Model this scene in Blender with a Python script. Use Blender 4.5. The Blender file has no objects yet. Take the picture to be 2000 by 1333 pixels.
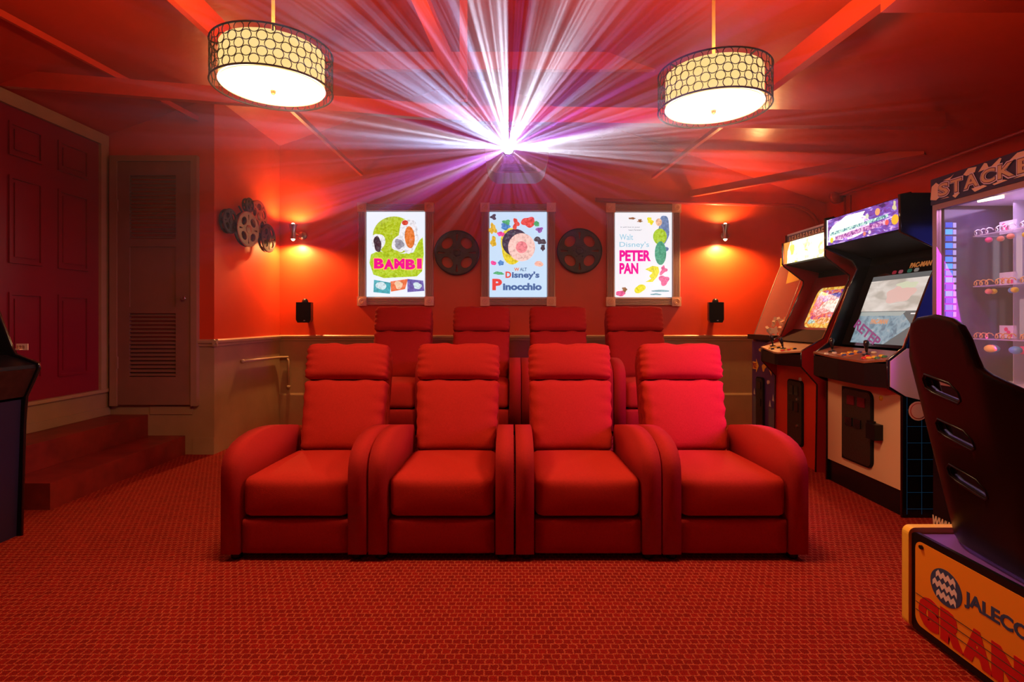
import bpy, bmesh, math, random
from mathutils import Vector, Matrix
random.seed(7)
SC = bpy.context.scene
COL = SC.collection
PI = math.pi
# ------------------------------------------------------------------ camera
cam = bpy.data.cameras.new('camera'); camo = bpy.data.objects.new('camera', cam); COL.objects.link(camo)
camo.location = (0, 0, 1.14); camo.rotation_euler = (PI/2, 0, 0)
cam.sensor_width = 36; cam.lens = 19.44; cam.shift_y = -0.02075; cam.clip_start = 0.02
SC.camera = camo
# ------------------------------------------------------------------ colour, exposure, world
SC.view_settings.view_transform = 'Standard'; SC.view_settings.look = 'None'
SC.view_settings.exposure = 0.0; SC.view_settings.gamma = 1.0
SC.view_settings.use_curve_mapping = False
SC.cycles.use_denoising = True
SC.cycles.max_bounces = 8; SC.cycles.diffuse_bounces = 4; SC.cycles.glossy_bounces = 4
SC.cycles.transmission_bounces = 6; SC.cycles.transparent_max_bounces = 12; SC.cycles.volume_bounces = 0
SC.cycles.sample_clamp_indirect = 4.0
SC.cycles.caustics_reflective = False; SC.cycles.caustics_refractive = False
w = bpy.data.worlds.new('world'); SC.world = w; w.use_nodes = True
w.node_tree.nodes['Background'].inputs[0].default_value = (0.5, 0.3, 0.3, 1)
w.node_tree.nodes['Background'].inputs[1].default_value = 0.0

# lights ------------------------------------------------------------
def light(name, kind, loc, energy, color, aim=None, **kw):
    l = bpy.data.lights.new(name, kind); l.energy = energy; l.color = color
    for k, v in kw.items(): setattr(l, k, v)
    o = bpy.data.objects.new(name, l); COL.objects.link(o); o.location = loc
    if aim is not None:
        d = Vector(aim) - Vector(loc)
        o.rotation_euler = d.to_track_quat('-Z', 'Y').to_euler()
    return o
WARM = (1.0, 0.58, 0.24)
LAMPS = [(-1.045, 2.42, 2.232), (0.93, 2.55, 2.195)]        # drum centres of the two pendants
SCONCES = [(-2.32, 5.86, 2.07), (2.26, 5.86, 2.07)]
LENS = (-0.025, 3.745, 2.30)
for i, p in enumerate(LAMPS):
    light('lamp_light_down', 'AREA', (p[0], p[1], p[2]-0.105), 24, (1.0, 0.60, 0.28), aim=(p[0], p[1], 0), shape='DISK', size=0.42)
    light('lamp_light_up', 'AREA', (p[0], p[1], p[2]+0.09), 32, WARM, aim=(p[0], p[1]+.001, 9), shape='DISK', size=0.40)
    light('lamp_light_side', 'POINT', (p[0], p[1], p[2]-0.16), 5, WARM, shadow_soft_size=0.12)
for p in SCONCES:
    light('sconce_light_down', 'SPOT', (p[0], p[1], p[2]-0.09), 150, (1.0, 0.50, 0.16), aim=(p[0], p[1]+.02, 0), spot_size=math.radians(165), spot_blend=0.5, shadow_soft_size=0.02)
    light('sconce_light_up', 'SPOT', (p[0], p[1], p[2]+0.085), 100, (1.0, 0.50, 0.16), aim=(p[0], p[1]+.02, 5), spot_size=math.radians(165), spot_blend=0.5, shadow_soft_size=0.02)
# the projector's beam: a spot that throws made-up coloured ray streaks into the haze
pj = light('projector_beam', 'SPOT', LENS, 2500, (0.74, 0.78, 1.0), aim=(0.0, 0.0, 1.78), spot_size=math.radians(100), spot_blend=0.3, shadow_soft_size=0.003)
pj.data.use_nodes = True
nt = pj.data.node_tree; N = nt.nodes; L = nt.links
em = N['Emission']
tc = N.new('ShaderNodeTexCoord'); sx = N.new('ShaderNodeSeparateXYZ'); L.new(tc.outputs['Normal'], sx.inputs[0])
def m(op, a, b=None, c=None, nt_=None):
    n = (nt_ or nt).nodes.new('ShaderNodeMath'); n.operation = op
    for i, v in enumerate((a, b, c)):
        if v is None: continue
        if isinstance(v, (int, float)): n.inputs[i].default_value = v
        else: (nt_ or nt).links.new(v, n.inputs[i])
    return n.outputs[0]
BU, BV = 0.0, -0.1639
K_ = lambda x, c=(1,1,1): tuple(x*q for q in c)
VI, BL, PK = (0.72, 0.22, 1.0), (0.62, 0.74, 1.0), (1.0, 0.55, 0.85)
ENV = [(0.0, K_(1)), (0.014, K_(.75)), (.024, K_(.12, VI)), (.055, K_(.10, VI)), (.088, K_(.10, PK)), (.097, K_(.55, PK)), (.106, K_(.10, PK)),
       (.18, K_(.22, VI)), (.24, K_(.16, VI)), (.252, K_(.5, VI)), (.262, K_(.16, VI)), (.30, K_(.22, VI)), (.345, K_(.10, PK)), (.36, K_(.62, (1, .75, .8))), (.372, K_(.08, PK)),
       (.405, K_(.12, VI)), (.425, K_(.9, VI)), (.437, K_(.8, (.95, .8, 1))), (.452, K_(.9, VI)), (.47, K_(.12, PK)), (.495, K_(.35, PK)),
       (.508, K_(1.3, BL)), (.532, K_(1.1)), (.542, K_(.16, VI)), (.552, K_(.2, VI)), (.566, K_(1, BL))]
ENV2 = [(.566, K_(1, BL)), (.61, K_(1.0, BL)), (.632, K_(.25, BL)), (.65, K_(.55, PK)), (.69, K_(.7, BL)), (.705, K_(1.2)), (.748, K_(1.4)),
        (.7495, K_(.10, VI)), (.772, K_(.14, VI)), (.79, K_(.75)), (.835, K_(.8)), (.862, K_(.35, PK)), (.885, K_(.22, VI)), (.905, K_(.5, BL)),
        (.925, K_(.4, VI)), (.95, K_(.55, (.7, .6, 1))), (.966, K_(.6, VI)), (.974, K_(1.2)), (1.0, K_(1.0))]
zz = m('ABSOLUTE', sx.outputs[2])
u = m('DIVIDE', sx.outputs[0], zz); v = m('DIVIDE', sx.outputs[1], zz)
cx = N.new('ShaderNodeCombineXYZ'); L.new(u, cx.inputs[0]); L.new(v, cx.inputs[1])
# ray streaks painted into the light's colour, fanned about the camera position
uc = m('SUBTRACT', u, BU); vc = m('SUBTRACT', v, BV)
ang = m('ARCTAN2', vc, uc)
ca = m('COSINE', ang); sa = m('SINE', ang)
cc = N.new('ShaderNodeCombineXYZ'); L.new(ca, cc.inputs[0]); L.new(sa, cc.inputs[1])
def noise(vec, scale, detail=2.0, rough=.6, w_=0.0):
    n = N.new('ShaderNodeTexNoise'); n.inputs['Scale'].default_value = scale; n.inputs['Detail'].default_value = detail
    n.inputs['Roughness'].default_value = rough
    L.new(vec, n.inputs['Vector']); return n
def ramp(fac, stops, interp='LINEAR'):
    r = N.new('ShaderNodeValToRGB'); r.color_ramp.interpolation = interp
    e = r.color_ramp.elements
    while len(e) < len(stops): e.new(0.5)
    for i, (p_, c_) in enumerate(stops):
        e[i].position = p_; e[i].color = c_ if len(c_) == 4 else (*c_, 1)
    L.new(fac, r.inputs[0]); return r
turn = m('ADD', m('DIVIDE', ang, 2*PI), 0.5)
n2 = noise(cc.outputs[0], 17.0, 4.0, .8)
rays = ramp(n2.outputs[0], [(0.42, (0.12,)*3), (0.50, (0.5,)*3), (0.57, (1.3,)*3)])
e1 = ramp(turn, ENV); e2 = ramp(turn, ENV2)
env = N.new('ShaderNodeMix'); env.data_type = 'RGBA'; L.new(m('GREATER_THAN', turn, .566), env.inputs[0])
L.new(e1.outputs[0], env.inputs[6]); L.new(e2.outputs[0], env.inputs[7])
mx = N.new('ShaderNodeMix'); mx.data_type = 'RGBA'; mx.blend_type = 'MULTIPLY'; mx.inputs[0].default_value = 1
L.new(rays.outputs[0], mx.inputs[6]); L.new(env.outputs[2], mx.inputs[7])
def soft(q, a, b_):
    mr = N.new('ShaderNodeMapRange'); mr.interpolation_type = 'SMOOTHSTEP'; mr.inputs[1].default_value = a; mr.inputs[2].default_value = b_; mr.inputs[3].default_value = 1; mr.inputs[4].default_value = 0; L.new(q, mr.inputs[0]); return mr.outputs[0]
mu = soft(m('ABSOLUTE', u), .12, .36); mv = soft(m('ABSOLUTE', v), .17, .27)
mask = m('MULTIPLY', mu, mv)
mx2 = N.new('ShaderNodeMix'); mx2.data_type = 'RGBA'; mx2.blend_type = 'MULTIPLY'; mx2.inputs[0].default_value = 1
L.new(mx.outputs[2], mx2.inputs[6]); L.new(mask, mx2.inputs[7])
L.new(mx2.outputs[2], em.inputs['Color']); em.inputs['Strength'].default_value = 1.0

# ------------------------------------------------------------------ materials
MATS = {}
def mat(name, col, rough=0.5, metal=0.0, spec=0.5, emis=None, es=0.0, bump=None, vary=0.0, vscale=6.0, coat=0.0, alpha=None, trans=0.0, sheen=0.0):
    mt = bpy.data.materials.new(name); mt.use_nodes = True
    nt = mt.node_tree; b = nt.nodes['Principled BSDF']
    b.inputs['Base Color'].default_value = (*col, 1); b.inputs['Roughness'].default_value = rough
    b.inputs['Metallic'].default_value = metal; b.inputs['Specular IOR Level'].default_value = spec
    b.inputs['Coat Weight'].default_value = coat; b.inputs['Transmission Weight'].default_value = trans
    b.inputs['Sheen Weight'].default_value = sheen
    if emis: b.inputs['Emission Color'].default_value = (*emis, 1); b.inputs['Emission Strength'].default_value = es
    if alpha is not None: b.inputs['Alpha'].default_value = alpha
    t = nt.nodes.new('ShaderNodeTexCoord')
    if vary:
        n = nt.nodes.new('ShaderNodeTexNoise'); n.inputs['Scale'].default_value = vscale; n.inputs['Detail'].default_value = 4
        nt.links.new(t.outputs['Object'], n.inputs['Vector'])
        r = nt.nodes.new('ShaderNodeValToRGB')
        r.color_ramp.elements[0].position = .3; r.color_ramp.elements[1].position = .7
        r.color_ramp.elements[0].color = (*[c*(1-vary) for c in col], 1)
        r.color_ramp.elements[1].color = (*[min(1, c*(1+vary)) for c in col], 1)
        nt.links.new(n.outputs[0], r.inputs[0]); nt.links.new(r.outputs[0], b.inputs['Base Color'])
    if bump:
        n = nt.nodes.new('ShaderNodeTexNoise'); n.inputs['Scale'].default_value = bump[0]; n.inputs['Detail'].default_value = 3
        nt.links.new(t.outputs['Object'], n.inputs['Vector'])
        bp = nt.nodes.new('ShaderNodeBump'); bp.inputs['Strength'].default_value = bump[1]; bp.inputs['Distance'].default_value = bump[2] if len(bump) > 2 else 0.01
        nt.links.new(n.outputs[0], bp.inputs['Height']); nt.links.new(bp.outputs[0], b.inputs['Normal'])
    MATS[name] = mt
    return mt
def emit(name, col, s=1.0):
    mt = bpy.data.materials.new(name); mt.use_nodes = True
    b = mt.node_tree.nodes['Principled BSDF']
    b.inputs['Base Color'].default_value = (*[c*.3 for c in col], 1); b.inputs['Roughness'].default_value = .25
    b.inputs['Emission Color'].default_value = (*col, 1); b.inputs['Emission Strength'].default_value = s
    return mt
def emit_mix(name, stops, scale=30.0, s=1.0, stretch=(1,1,1), detail=3.0):
    """lit print whose inks vary: noise picks between several colours"""
    mt = bpy.data.materials.new(name); mt.use_nodes = True; nt = mt.node_tree; b = nt.nodes['Principled BSDF']
    t = nt.nodes.new('ShaderNodeTexCoord'); mp = nt.nodes.new('ShaderNodeMapping'); mp.inputs['Scale'].default_value = stretch
    n = nt.nodes.new('ShaderNodeTexNoise'); n.inputs['Scale'].default_value = scale; n.inputs['Detail'].default_value = detail; n.inputs['Distortion'].default_value = .6
    r = nt.nodes.new('ShaderNodeValToRGB'); e = r.color_ramp.elements
    while len(e) < len(stops): e.new(.5)
    for i, (p_, c_) in enumerate(stops): e[i].position = p_; e[i].color = (*c_, 1)
    nt.links.new(t.outputs['Object'], mp.inputs[0]); nt.links.new(mp.outputs[0], n.inputs['Vector']); nt.links.new(n.outputs[0], r.inputs[0])
    nt.links.new(r.outputs[0], b.inputs['Emission Color']); b.inputs['Emission Strength'].default_value = s
    b.inputs['Base Color'].default_value = (.1, .1, .1, 1); b.inputs['Roughness'].default_value = .25
    return mt
M_WALL = mat('red_wall_paint', (0.66, 0.055, 0.012), 0.38, spec=0.5, vary=0.07, vscale=2.5, bump=(60, .12, .004))
M_CEIL = mat('red_ceiling_paint', (0.56, 0.036, 0.012), 0.30, spec=0.6, vary=0.06, vscale=1.6, bump=(9, .25, .01))
M_BEAM = mat('red_beam_paint', (0.66, 0.055, 0.018), 0.30, spec=0.6, vary=0.06, vscale=5, bump=(40, .15, .004))
M_TAN = mat('tan_wainscot_paint', (0.36, 0.22, 0.115), 0.42, vary=0.12, vscale=3, bump=(30, .2, .005))
M_TRIM = mat('tan_trim_paint', (0.42, 0.27, 0.15), 0.35, vary=0.06, vscale=8)
M_DOOR = mat('dark_red_door_paint', (0.24, 0.008, 0.03), 0.32, spec=.6, vary=.05, vscale=3)
M_STEP = mat('red_step_paint', (0.20, 0.017, 0.011), 0.42, vary=0.25, vscale=7, bump=(25, .2, .004))
M_LOUV = mat('brown_louvre_paint', (0.25, 0.115, 0.075), 0.5, vary=.08, vscale=5)
M_FAB = mat('red_chair_fabric', (0.40, 0.019, 0.012), 0.85, spec=.12, vary=.07, vscale=110, bump=(380, .35, .003))
M_FAB2 = mat('red_chair_fabric_side', (0.34, 0.014, 0.012), 0.85, spec=.12, vary=.07, vscale=110, bump=(380, .35, .003))
M_BLK = mat('black_satin', (0.006, 0.005, 0.007), 0.35, spec=.3)
M_BLKM = mat('black_matte', (0.008, 0.007, 0.008), 0.6, spec=.2)
M_BLKG = mat('black_gloss', (0.01, 0.009, 0.012), 0.12, spec=.6, coat=.4)
M_REEL = mat('dark_reel_metal', (0.055, 0.045, 0.045), 0.42, metal=.3, vary=.2, vscale=20)
M_BRONZE = mat('bronze_metal', (0.50, 0.29, 0.14), 0.35, metal=.6, vary=.2, vscale=15)
M_STEEL = mat('brushed_steel', (0.6, 0.58, 0.56), 0.28, metal=1)
M_BRASS = mat('brass_metal', (0.7, 0.45, 0.15), 0.25, metal=1)
M_FRAME = mat('fluted_frame_taupe', (0.56, 0.38, 0.30), 0.38, metal=.1)
M_ROSE = mat('copper_rosette', (0.80, 0.46, 0.30), 0.4, metal=.1)
M_WHITE = mat('white_plastic', (0.50, 0.48, 0.56), 0.35)
M_GREY = mat('grey_plastic', (0.30, 0.30, 0.33), 0.4)
# carpet: looped grid
def carpet():
    mt = bpy.data.materials.new('red_grid_carpet'); mt.use_nodes = True
    nt = mt.node_tree; N = nt.nodes; L = nt.links; b = N['Principled BSDF']
    tc = N.new('ShaderNodeTexCoord')
    ns = N.new('ShaderNodeTexNoise'); ns.inputs['Scale'].default_value = 90; ns.inputs['Detail'].default_value = 2
    L.new(tc.outputs['Object'], ns.inputs['Vector'])
    mxv = N.new('ShaderNodeMix'); mxv.data_type = 'RGBA'; mxv.blend_type = 'LINEAR_LIGHT'; mxv.inputs[0].default_value = 0.006
    L.new(tc.outputs['Object'], mxv.inputs[6]); L.new(ns.outputs['Color'], mxv.inputs[7])
    br = N.new('ShaderNodeTexBrick'); br.offset = 0.5; br.inputs['Scale'].default_value = 1.0
    br.inputs['Brick Width'].default_value = 0.030; br.inputs['Row Height'].default_value = 0.029
    br.inputs['Mortar Size'].default_value = 0.0030; br.inputs['Mortar Smooth'].default_value = 0.5
    br.inputs['Color1'].default_value = (0.27, 0.010, 0.006, 1); br.inputs['Color2'].default_value = (0.20, 0.008, 0.005, 1)
    br.inputs['Mortar'].default_value = (0.44, 0.075, 0.036, 1)
    L.new(mxv.outputs[2], br.inputs['Vector'])
    n2 = N.new('ShaderNodeTexNoise'); n2.inputs['Scale'].default_value = 260; n2.inputs['Detail'].default_value = 2
    L.new(tc.outputs['Object'], n2.inputs['Vector'])
    n3 = N.new('ShaderNodeTexNoise'); n3.inputs['Scale'].default_value = 1.3; n3.inputs['Detail'].default_value = 3
    L.new(tc.outputs['Object'], n3.inputs['Vector'])
    r = N.new('ShaderNodeValToRGB'); r.color_ramp.elements[0].position = .35; r.color_ramp.elements[1].position = .68
    r.color_ramp.elements[0].color = (.55, .55, .55, 1); r.color_ramp.elements[1].color = (1.25, 1.2, 1.2, 1)
    L.new(n2.outputs[0], r.inputs[0])
    r3 = N.new('ShaderNodeValToRGB'); r3.color_ramp.elements[0].color = (.85, .85, .85, 1); r3.color_ramp.elements[1].color = (1.12, 1.12, 1.12, 1)
    L.new(n3.outputs[0], r3.inputs[0])
    a = N.new('ShaderNodeMix'); a.data_type = 'RGBA'; a.blend_type = 'MULTIPLY'; a.inputs[0].default_value = 1
    L.new(br.outputs[0], a.inputs[6]); L.new(r.outputs[0], a.inputs[7])
    a2 = N.new('ShaderNodeMix'); a2.data_type = 'RGBA'; a2.blend_type = 'MULTIPLY'; a2.inputs[0].default_value = 1
    L.new(a.outputs[2], a2.inputs[6]); L.new(r3.outputs[0], a2.inputs[7])
    L.new(a2.outputs[2], b.inputs['Base Color']); b.inputs['Roughness'].default_value = .9
    b.inputs['Specular IOR Level'].default_value = .08
    bp = N.new('ShaderNodeBump'); bp.inputs['Strength'].default_value = .5; bp.inputs['Distance'].default_value = .004
    sm = m('ADD', m('MULTIPLY', br.outputs['Fac'], 1.0, nt_=nt), m('MULTIPLY', n2.outputs[0], .6, nt_=nt), nt_=nt)
    L.new(sm, bp.inputs['Height']); L.new(bp.outputs[0], b.inputs['Normal'])
    return mt
M_CARPET = carpet()

# ------------------------------------------------------------------ mesh helpers
def B(): return bmesh.new()
def box(bm, x0, x1, y0, y1, z0, z1, M=None):
    ps = [(x0,y0,z0),(x1,y0,z0),(x1,y1,z0),(x0,y1,z0),(x0,y0,z1),(x1,y0,z1),(x1,y1,z1),(x0,y1,z1)]
    vs = [bm.verts.new((M @ Vector(p)) if M else p) for p in ps]
    for f in ((0,3,2,1),(4,5,6,7),(0,1,5,4),(1,2,6,5),(2,3,7,6),(3,0,4,7)): bm.faces.new([vs[i] for i in f])
    return bm
def prism(bm, pts, a0, a1, f):
    """pts 2-D outline; f(u,v,a)->xyz; extruded from a0 to a1"""
    A = [bm.verts.new(f(p[0], p[1], a0)) for p in pts]; Bv = [bm.verts.new(f(p[0], p[1], a1)) for p in pts]
    n = len(pts)
    bm.faces.new(A); bm.faces.new(Bv[::-1])
    for i in range(n): bm.faces.new((A[i], Bv[i], Bv[(i+1)%n], A[(i+1)%n]))
    return bm
def bar(bm, p0, p1, w_, h_, up=(0,0,1)):
    """rectangular bar; p0,p1 are the middle of the BOTTOM edge; w across, h upward"""
    p0 = Vector(p0); p1 = Vector(p1); d = (p1-p0).normalized(); s = d.cross(Vector(up)).normalized(); u_ = s.cross(d).normalized()
    vs = []
    for p in (p0, p1):
        for a, b_ in ((-1,0),(1,0),(1,1),(-1,1)): vs.append(bm.verts.new(p + s*(a*w_/2) + u_*(b_*h_)))
    for f in ((0,1,2,3),(7,6,5,4),(0,4,5,1),(1,5,6,2),(2,6,7,3),(3,7,4,0)): bm.faces.new([vs[i] for i in f])
    return bm
def tube(bm, pts, r, seg=10, cap=True, closed=False):
    pts = [Vector(p) for p in pts]; n = len(pts); rings = []
    rr = r if isinstance(r, (list, tuple)) else [r]*n
    ref = None
    for i, p in enumerate(pts):
        if closed: d = (pts[(i+1)%n]-pts[i-1]).normalized()
        else: d = (pts[min(i+1, n-1)]-pts[max(i-1, 0)]).normalized()
        if ref is None: ref = Vector((0,0,1)) if abs(d.z) < .9 else Vector((1,0,0))
        s = d.cross(ref).normalized(); t = s.cross(d).normalized(); ref = t
        rings.append([bm.verts.new(p + (s*math.cos(2*PI*k/seg)+t*math.sin(2*PI*k/seg))*rr[i]) for k in range(seg)])
    for i in range(n if closed else n-1):
        a, b_ = rings[i], rings[(i+1)%n]
        for k in range(seg): bm.faces.new((a[k], a[(k+1)%seg], b_[(k+1)%seg], b_[k]))
    if cap and not closed: bm.faces.new(rings[0][::-1]); bm.faces.new(rings[-1])
    return bm
def lathe(bm, prof, M=None, seg=32, cap=True):
    """prof [(r,z)] about local z"""
    rings = []
    for r, z in prof:
        rings.append([bm.verts.new((M @ Vector((r*math.cos(2*PI*k/seg), r*math.sin(2*PI*k/seg), z))) if M else (r*math.cos(2*PI*k/seg), r*math.sin(2*PI*k/seg), z)) for k in range(seg)])
    for a, b_ in zip(rings, rings[1:]):
        for k in range(seg): bm.faces.new((a[k], a[(k+1)%seg], b_[(k+1)%seg], b_[k]))
    if cap:
        if prof[0][0] > 1e-6: bm.faces.new(rings[0][::-1])
        if prof[-1][0] > 1e-6: bm.faces.new(rings[-1])
    return bm
def T(x, y, z): return Matrix.Translation((x, y, z))
def roundbox(bm, cx, cy, cz, sx_, sy_, sz_, r, n=10, fn=None, M=None):
    """subdivided box with rounded edges; fn(p,(a,b,c)) may move a point (a,b,c in -1..1)"""
    t = bmesh.new(); bmesh.ops.create_cube(t, size=2); bmesh.ops.subdivide_edges(t, edges=t.edges[:], cuts=n, use_grid_fill=True)
    hx, hy, hz = sx_/2, sy_/2, sz_/2
    mp = {}
    for v_ in t.verts:
        a, b_, c = v_.co
        p = Vector((a*hx, b_*hy, c*hz))
        q = Vector((max(-hx+r, min(hx-r, p.x)), max(-hy+r, min(hy-r, p.y)), max(-hz+r, min(hz-r, p.z))))
        d = p-q
        if d.length > 1e-9: p = q + d.normalized()*r
        if fn: p = fn(p, (a, b_, c))
        p = p + Vector((cx, cy, cz))
        mp[v_] = bm.verts.new(M @ p if M else p)
    for f in t.faces: bm.faces.new([mp[v_] for v_ in f.verts])
    t.free(); return bm
def wloc(o):
    v_ = Vector((0,0,0))
    while o is not None: v_ += o.location; o = o.parent
    return v_
def make(name, bm, mt, parent=None, world=True, bevel=0.0, segs=2, smooth=False, props=None):
    if bevel:
        es = [e for e in bm.edges if len(e.link_faces) == 2 and e.calc_face_angle(0) > math.radians(28)]
        if es: bmesh.ops.bevel(bm, geom=es, offset=bevel, segments=segs, profile=.6, affect='EDGES', clamp_overlap=True)
    bmesh.ops.recalc_face_normals(bm, faces=bm.faces[:])
    if parent is not None and world: bmesh.ops.translate(bm, verts=bm.verts[:], vec=-wloc(parent))
    me = bpy.data.meshes.new(name); bm.to_mesh(me); bm.free()
    for mm in (mt if isinstance(mt, (list, tuple)) else [mt]): me.materials.append(mm)
    if smooth:
        for p in me.polygons: p.use_smooth = True
        if smooth != 'all':
            try: me.set_sharp_from_angle(angle=math.radians(40))
            except Exception: pass
    o = bpy.data.objects.new(name, me); COL.objects.link(o)
    if parent is not None: o.parent = parent
    for k, v_ in (props or {}).items(): o[k] = v_
    return o
def thing(name, label, cat, loc=(0,0,0), rz=0, group=None):
    o = bpy.data.objects.new(name, None); COL.objects.link(o); o.location = loc; o.rotation_euler = (0,0,rz); o.empty_display_size = .1
    o['label'] = label; o['category'] = cat
    if group: o['group'] = group
    return o
def tag(o, label, cat, group=None):
    o['label'] = label; o['category'] = cat
    if group: o['group'] = group
    return o
def struct(name, bm, mt, parent=None, **kw):
    o = make(name, bm, mt, parent, **kw)
    if parent is None: o['kind'] = 'structure'
    return o
def copy_tree(o, parent=None):
    c = o.copy(); COL.objects.link(c)
    if parent is not None: c.parent = parent
    for ch in list(o.children): copy_tree(ch, c)
    return c
# flat frames for printed work: F(u,v,a): u along U, v along V, a outwards
def frame(o, U, V):
    o = Vector(o); U = Vector(U).normalized(); V = Vector(V).normalized(); W = U.cross(V).normalized()
    return lambda u_, v_, a=0.0: o + U*u_ + V*v_ + W*a
def poly(bm, pts, F, a0=0.0, a1=0.001):
    return prism(bm, pts, a0, a1, lambda p, q, a: F(p, q, a))
def ell(cx_, cy_, rx, ry, n=24, rot=0.0):
    c, s = math.cos(rot), math.sin(rot)
    return [(cx_ + rx*math.cos(2*PI*k/n)*c - ry*math.sin(2*PI*k/n)*s, cy_ + rx*math.cos(2*PI*k/n)*s + ry*math.sin(2*PI*k/n)*c) for k in range(n)]
def rect(x0, y0, x1, y1): return [(x0,y0),(x1,y0),(x1,y1),(x0,y1)]
def rrect(x0, y0, x1, y1, r, n=4):
    o = []
    for cx_, cy_, a in ((x1-r,y1-r,0),(x0+r,y1-r,PI/2),(x0+r,y0+r,PI),(x1-r,y0+r,3*PI/2)):
        for k in range(n+1): o.append((cx_+r*math.cos(a+PI/2*k/n), cy_+r*math.sin(a+PI/2*k/n)))
    return o
def words(bm, s, x0, y0, x1, y1, F, a0=0.001, a1=0.002, bold=0.0, shear=0.0, warp=None):
    """text fitted to the box x0..x1, y0..y1 of frame F"""
    cu = bpy.data.curves.new('t', 'FONT'); cu.body = s; cu.size = 1; cu.offset = bold; cu.resolution_u = 3; cu.shear = shear
    cu.extrude = 0
    o = bpy.data.objects.new('t', cu)
    COL.objects.link(o); dg = bpy.context.evaluated_depsgraph_get(); me = bpy.data.meshes.new_from_object(o.evaluated_get(dg))
    bpy.data.objects.remove(o); bpy.data.curves.remove(cu)
    if not me.vertices: return bm
    xs = [v_.co.x for v_ in me.vertices]; ys = [v_.co.y for v_ in me.vertices]
    ax, bx_, ay, by_ = min(xs), max(xs), min(ys), max(ys)
    t = bmesh.new(); t.from_mesh(me); bpy.data.meshes.remove(me)
    r = bmesh.ops.extrude_face_region(t, geom=t.faces[:])
    top = {g for g in r['geom'] if isinstance(g, bmesh.types.BMVert)}
    mp = {}
    for v_ in t.verts:
        u_ = x0 + (v_.co.x-ax)/(bx_-ax)*(x1-x0); w_ = y0 + (v_.co.y-ay)/(by_-ay)*(y1-y0)
        if warp: u_, w_ = warp(u_, w_)
        mp[v_] = bm.verts.new(F(u_, w_, a1 if v_ in top else a0))
    for f in t.faces:
        try: bm.faces.new([mp[v_] for v_ in f.verts])
        except ValueError: pass
    t.free(); return bm
# ================================================================== STRUCTURE
XL, XR, YB, YF, YA, XA = -3.44, 3.40, 6.0, -2.0, 4.68, -2.52
RX, RZ, RS = -0.43, 3.78, 0.36
def roof(x): return RZ - RS*abs(x-RX)
RAILZ = 0.945
# floor
bm = B(); box(bm, XL-.1, XR+.1, YF-.1, YB+.1, -0.1, 0.0); struct('floor', bm, M_CARPET)
# ceiling (two slopes), slab with thickness
bm = B()
def slope(xa, xb):
    prism(bm, [(xa, roof(xa)), (xb, roof(xb)), (xb, roof(xb)+.08), (xa, roof(xa)+.08)], YF-.1, YB+.1, lambda p, q, a: (p, a, q))
slope(XL-.1, RX); slope(RX, XR+.1)
struct('ceiling', bm, M_CEIL)
def wall(name, pts_fn, lower, upper):
    """two-tone wall: lower tan part and upper red part as one mesh"""
    bm = B(); n0 = 0
    for i, pl in enumerate((lower, upper)):
        prism(bm, pl, 0, .1, pts_fn)
        bm.faces.ensure_lookup_table()
        for f in bm.faces[n0:]: f.material_index = i
        n0 = len(bm.faces)
    return struct(name, bm, [M_TAN, M_WALL])
# back wall gable (faces -y)
wall('wall_back', lambda p, q, a: (p, YB+a, q), rect(XA, 0, XR, RAILZ), [(XA, RAILZ), (XR, RAILZ), (XR, roof(XR)), (RX, roof(RX)), (XA, roof(XA))])
wall('wall_right', lambda p, q, a: (XR+a, p, q), rect(YF, 0, YB, RAILZ), rect(YF, RAILZ, YB, roof(XR)))
wall('wall_left', lambda p, q, a: (XL-a, p, q), rect(YF, 0, YA, RAILZ), rect(YF, RAILZ, YA, roof(XL)))
wall('wall_alcove_side', lambda p, q, a: (XA-a, p, q), rect(YA+.1, 0, YB, RAILZ), rect(YA+.1, RAILZ, YB, roof(XA)))
wall('wall_alcove_front', lambda p, q, a: (p, YA+a, q), rect(XL, 0, XA, RAILZ), [(XL, RAILZ), (XA, RAILZ), (XA, roof(XA)), (XL, roof(XL))])
wall('wall_front', lambda p, q, a: (p, YF-a, q), rect(XL, 0, XR, RAILZ), [(XL, RAILZ), (XR, RAILZ), (XR, roof(XR)), (RX, roof(RX)), (XL, roof(XL))])
# chair rails
def rail_prof(f, a0, a1):
    bm = B()
    prism(bm, [(0, -.03), (.012, -.03), (.016, -.012), (.030, .0), (.032, .018), (.020, .024), (.014, .030), (0, .030)], a0, a1, f)
    return bm
struct('trim_1', rail_prof(lambda d, z, a: (a, YB-d, RAILZ+z), XA, XR), M_TRIM)
struct('trim_2', rail_prof(lambda d, z, a: (XA+d, a, RAILZ+z), YA-.032, YB), M_TRIM)
struct('trim_3', rail_prof(lambda d, z, a: (a, YA-d, RAILZ+z), -2.65, XA+.032), M_TRIM)
struct('trim_4', rail_prof(lambda d, z, a: (XR-d, a, RAILZ+z), YF, YB), M_TRIM)
bm = B(); prism(bm, [(0, 0), (.018, 0), (.018, .325), (.010, .345), (0, .345)], XA, XR, lambda d, z, a: (a, YB-d, z)); struct('baseboard_back', bm, M_TAN)
bm = B(); prism(bm, [(0, 0), (.014, 0), (.014, .16), (.008, .18), (0, .18)], YF, YB, lambda d, z, a: (XR-d, a, z)); struct('baseboard_right', bm, M_TAN)
bm = B(); prism(bm, [(0, 0), (.006, 0), (.006, .14), (0, .14)], -2.70, XA, lambda d, z, a: (a, YA-d, z)); struct('baseboard_alcove', bm, M_TAN)
# wall panel joint between closet door and rail on the alcove front
bm = B(); box(bm, -3.44, -3.372, YA-.012, YA, .93, .985); struct('trim_5', bm, M_TRIM, bevel=.004)
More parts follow.
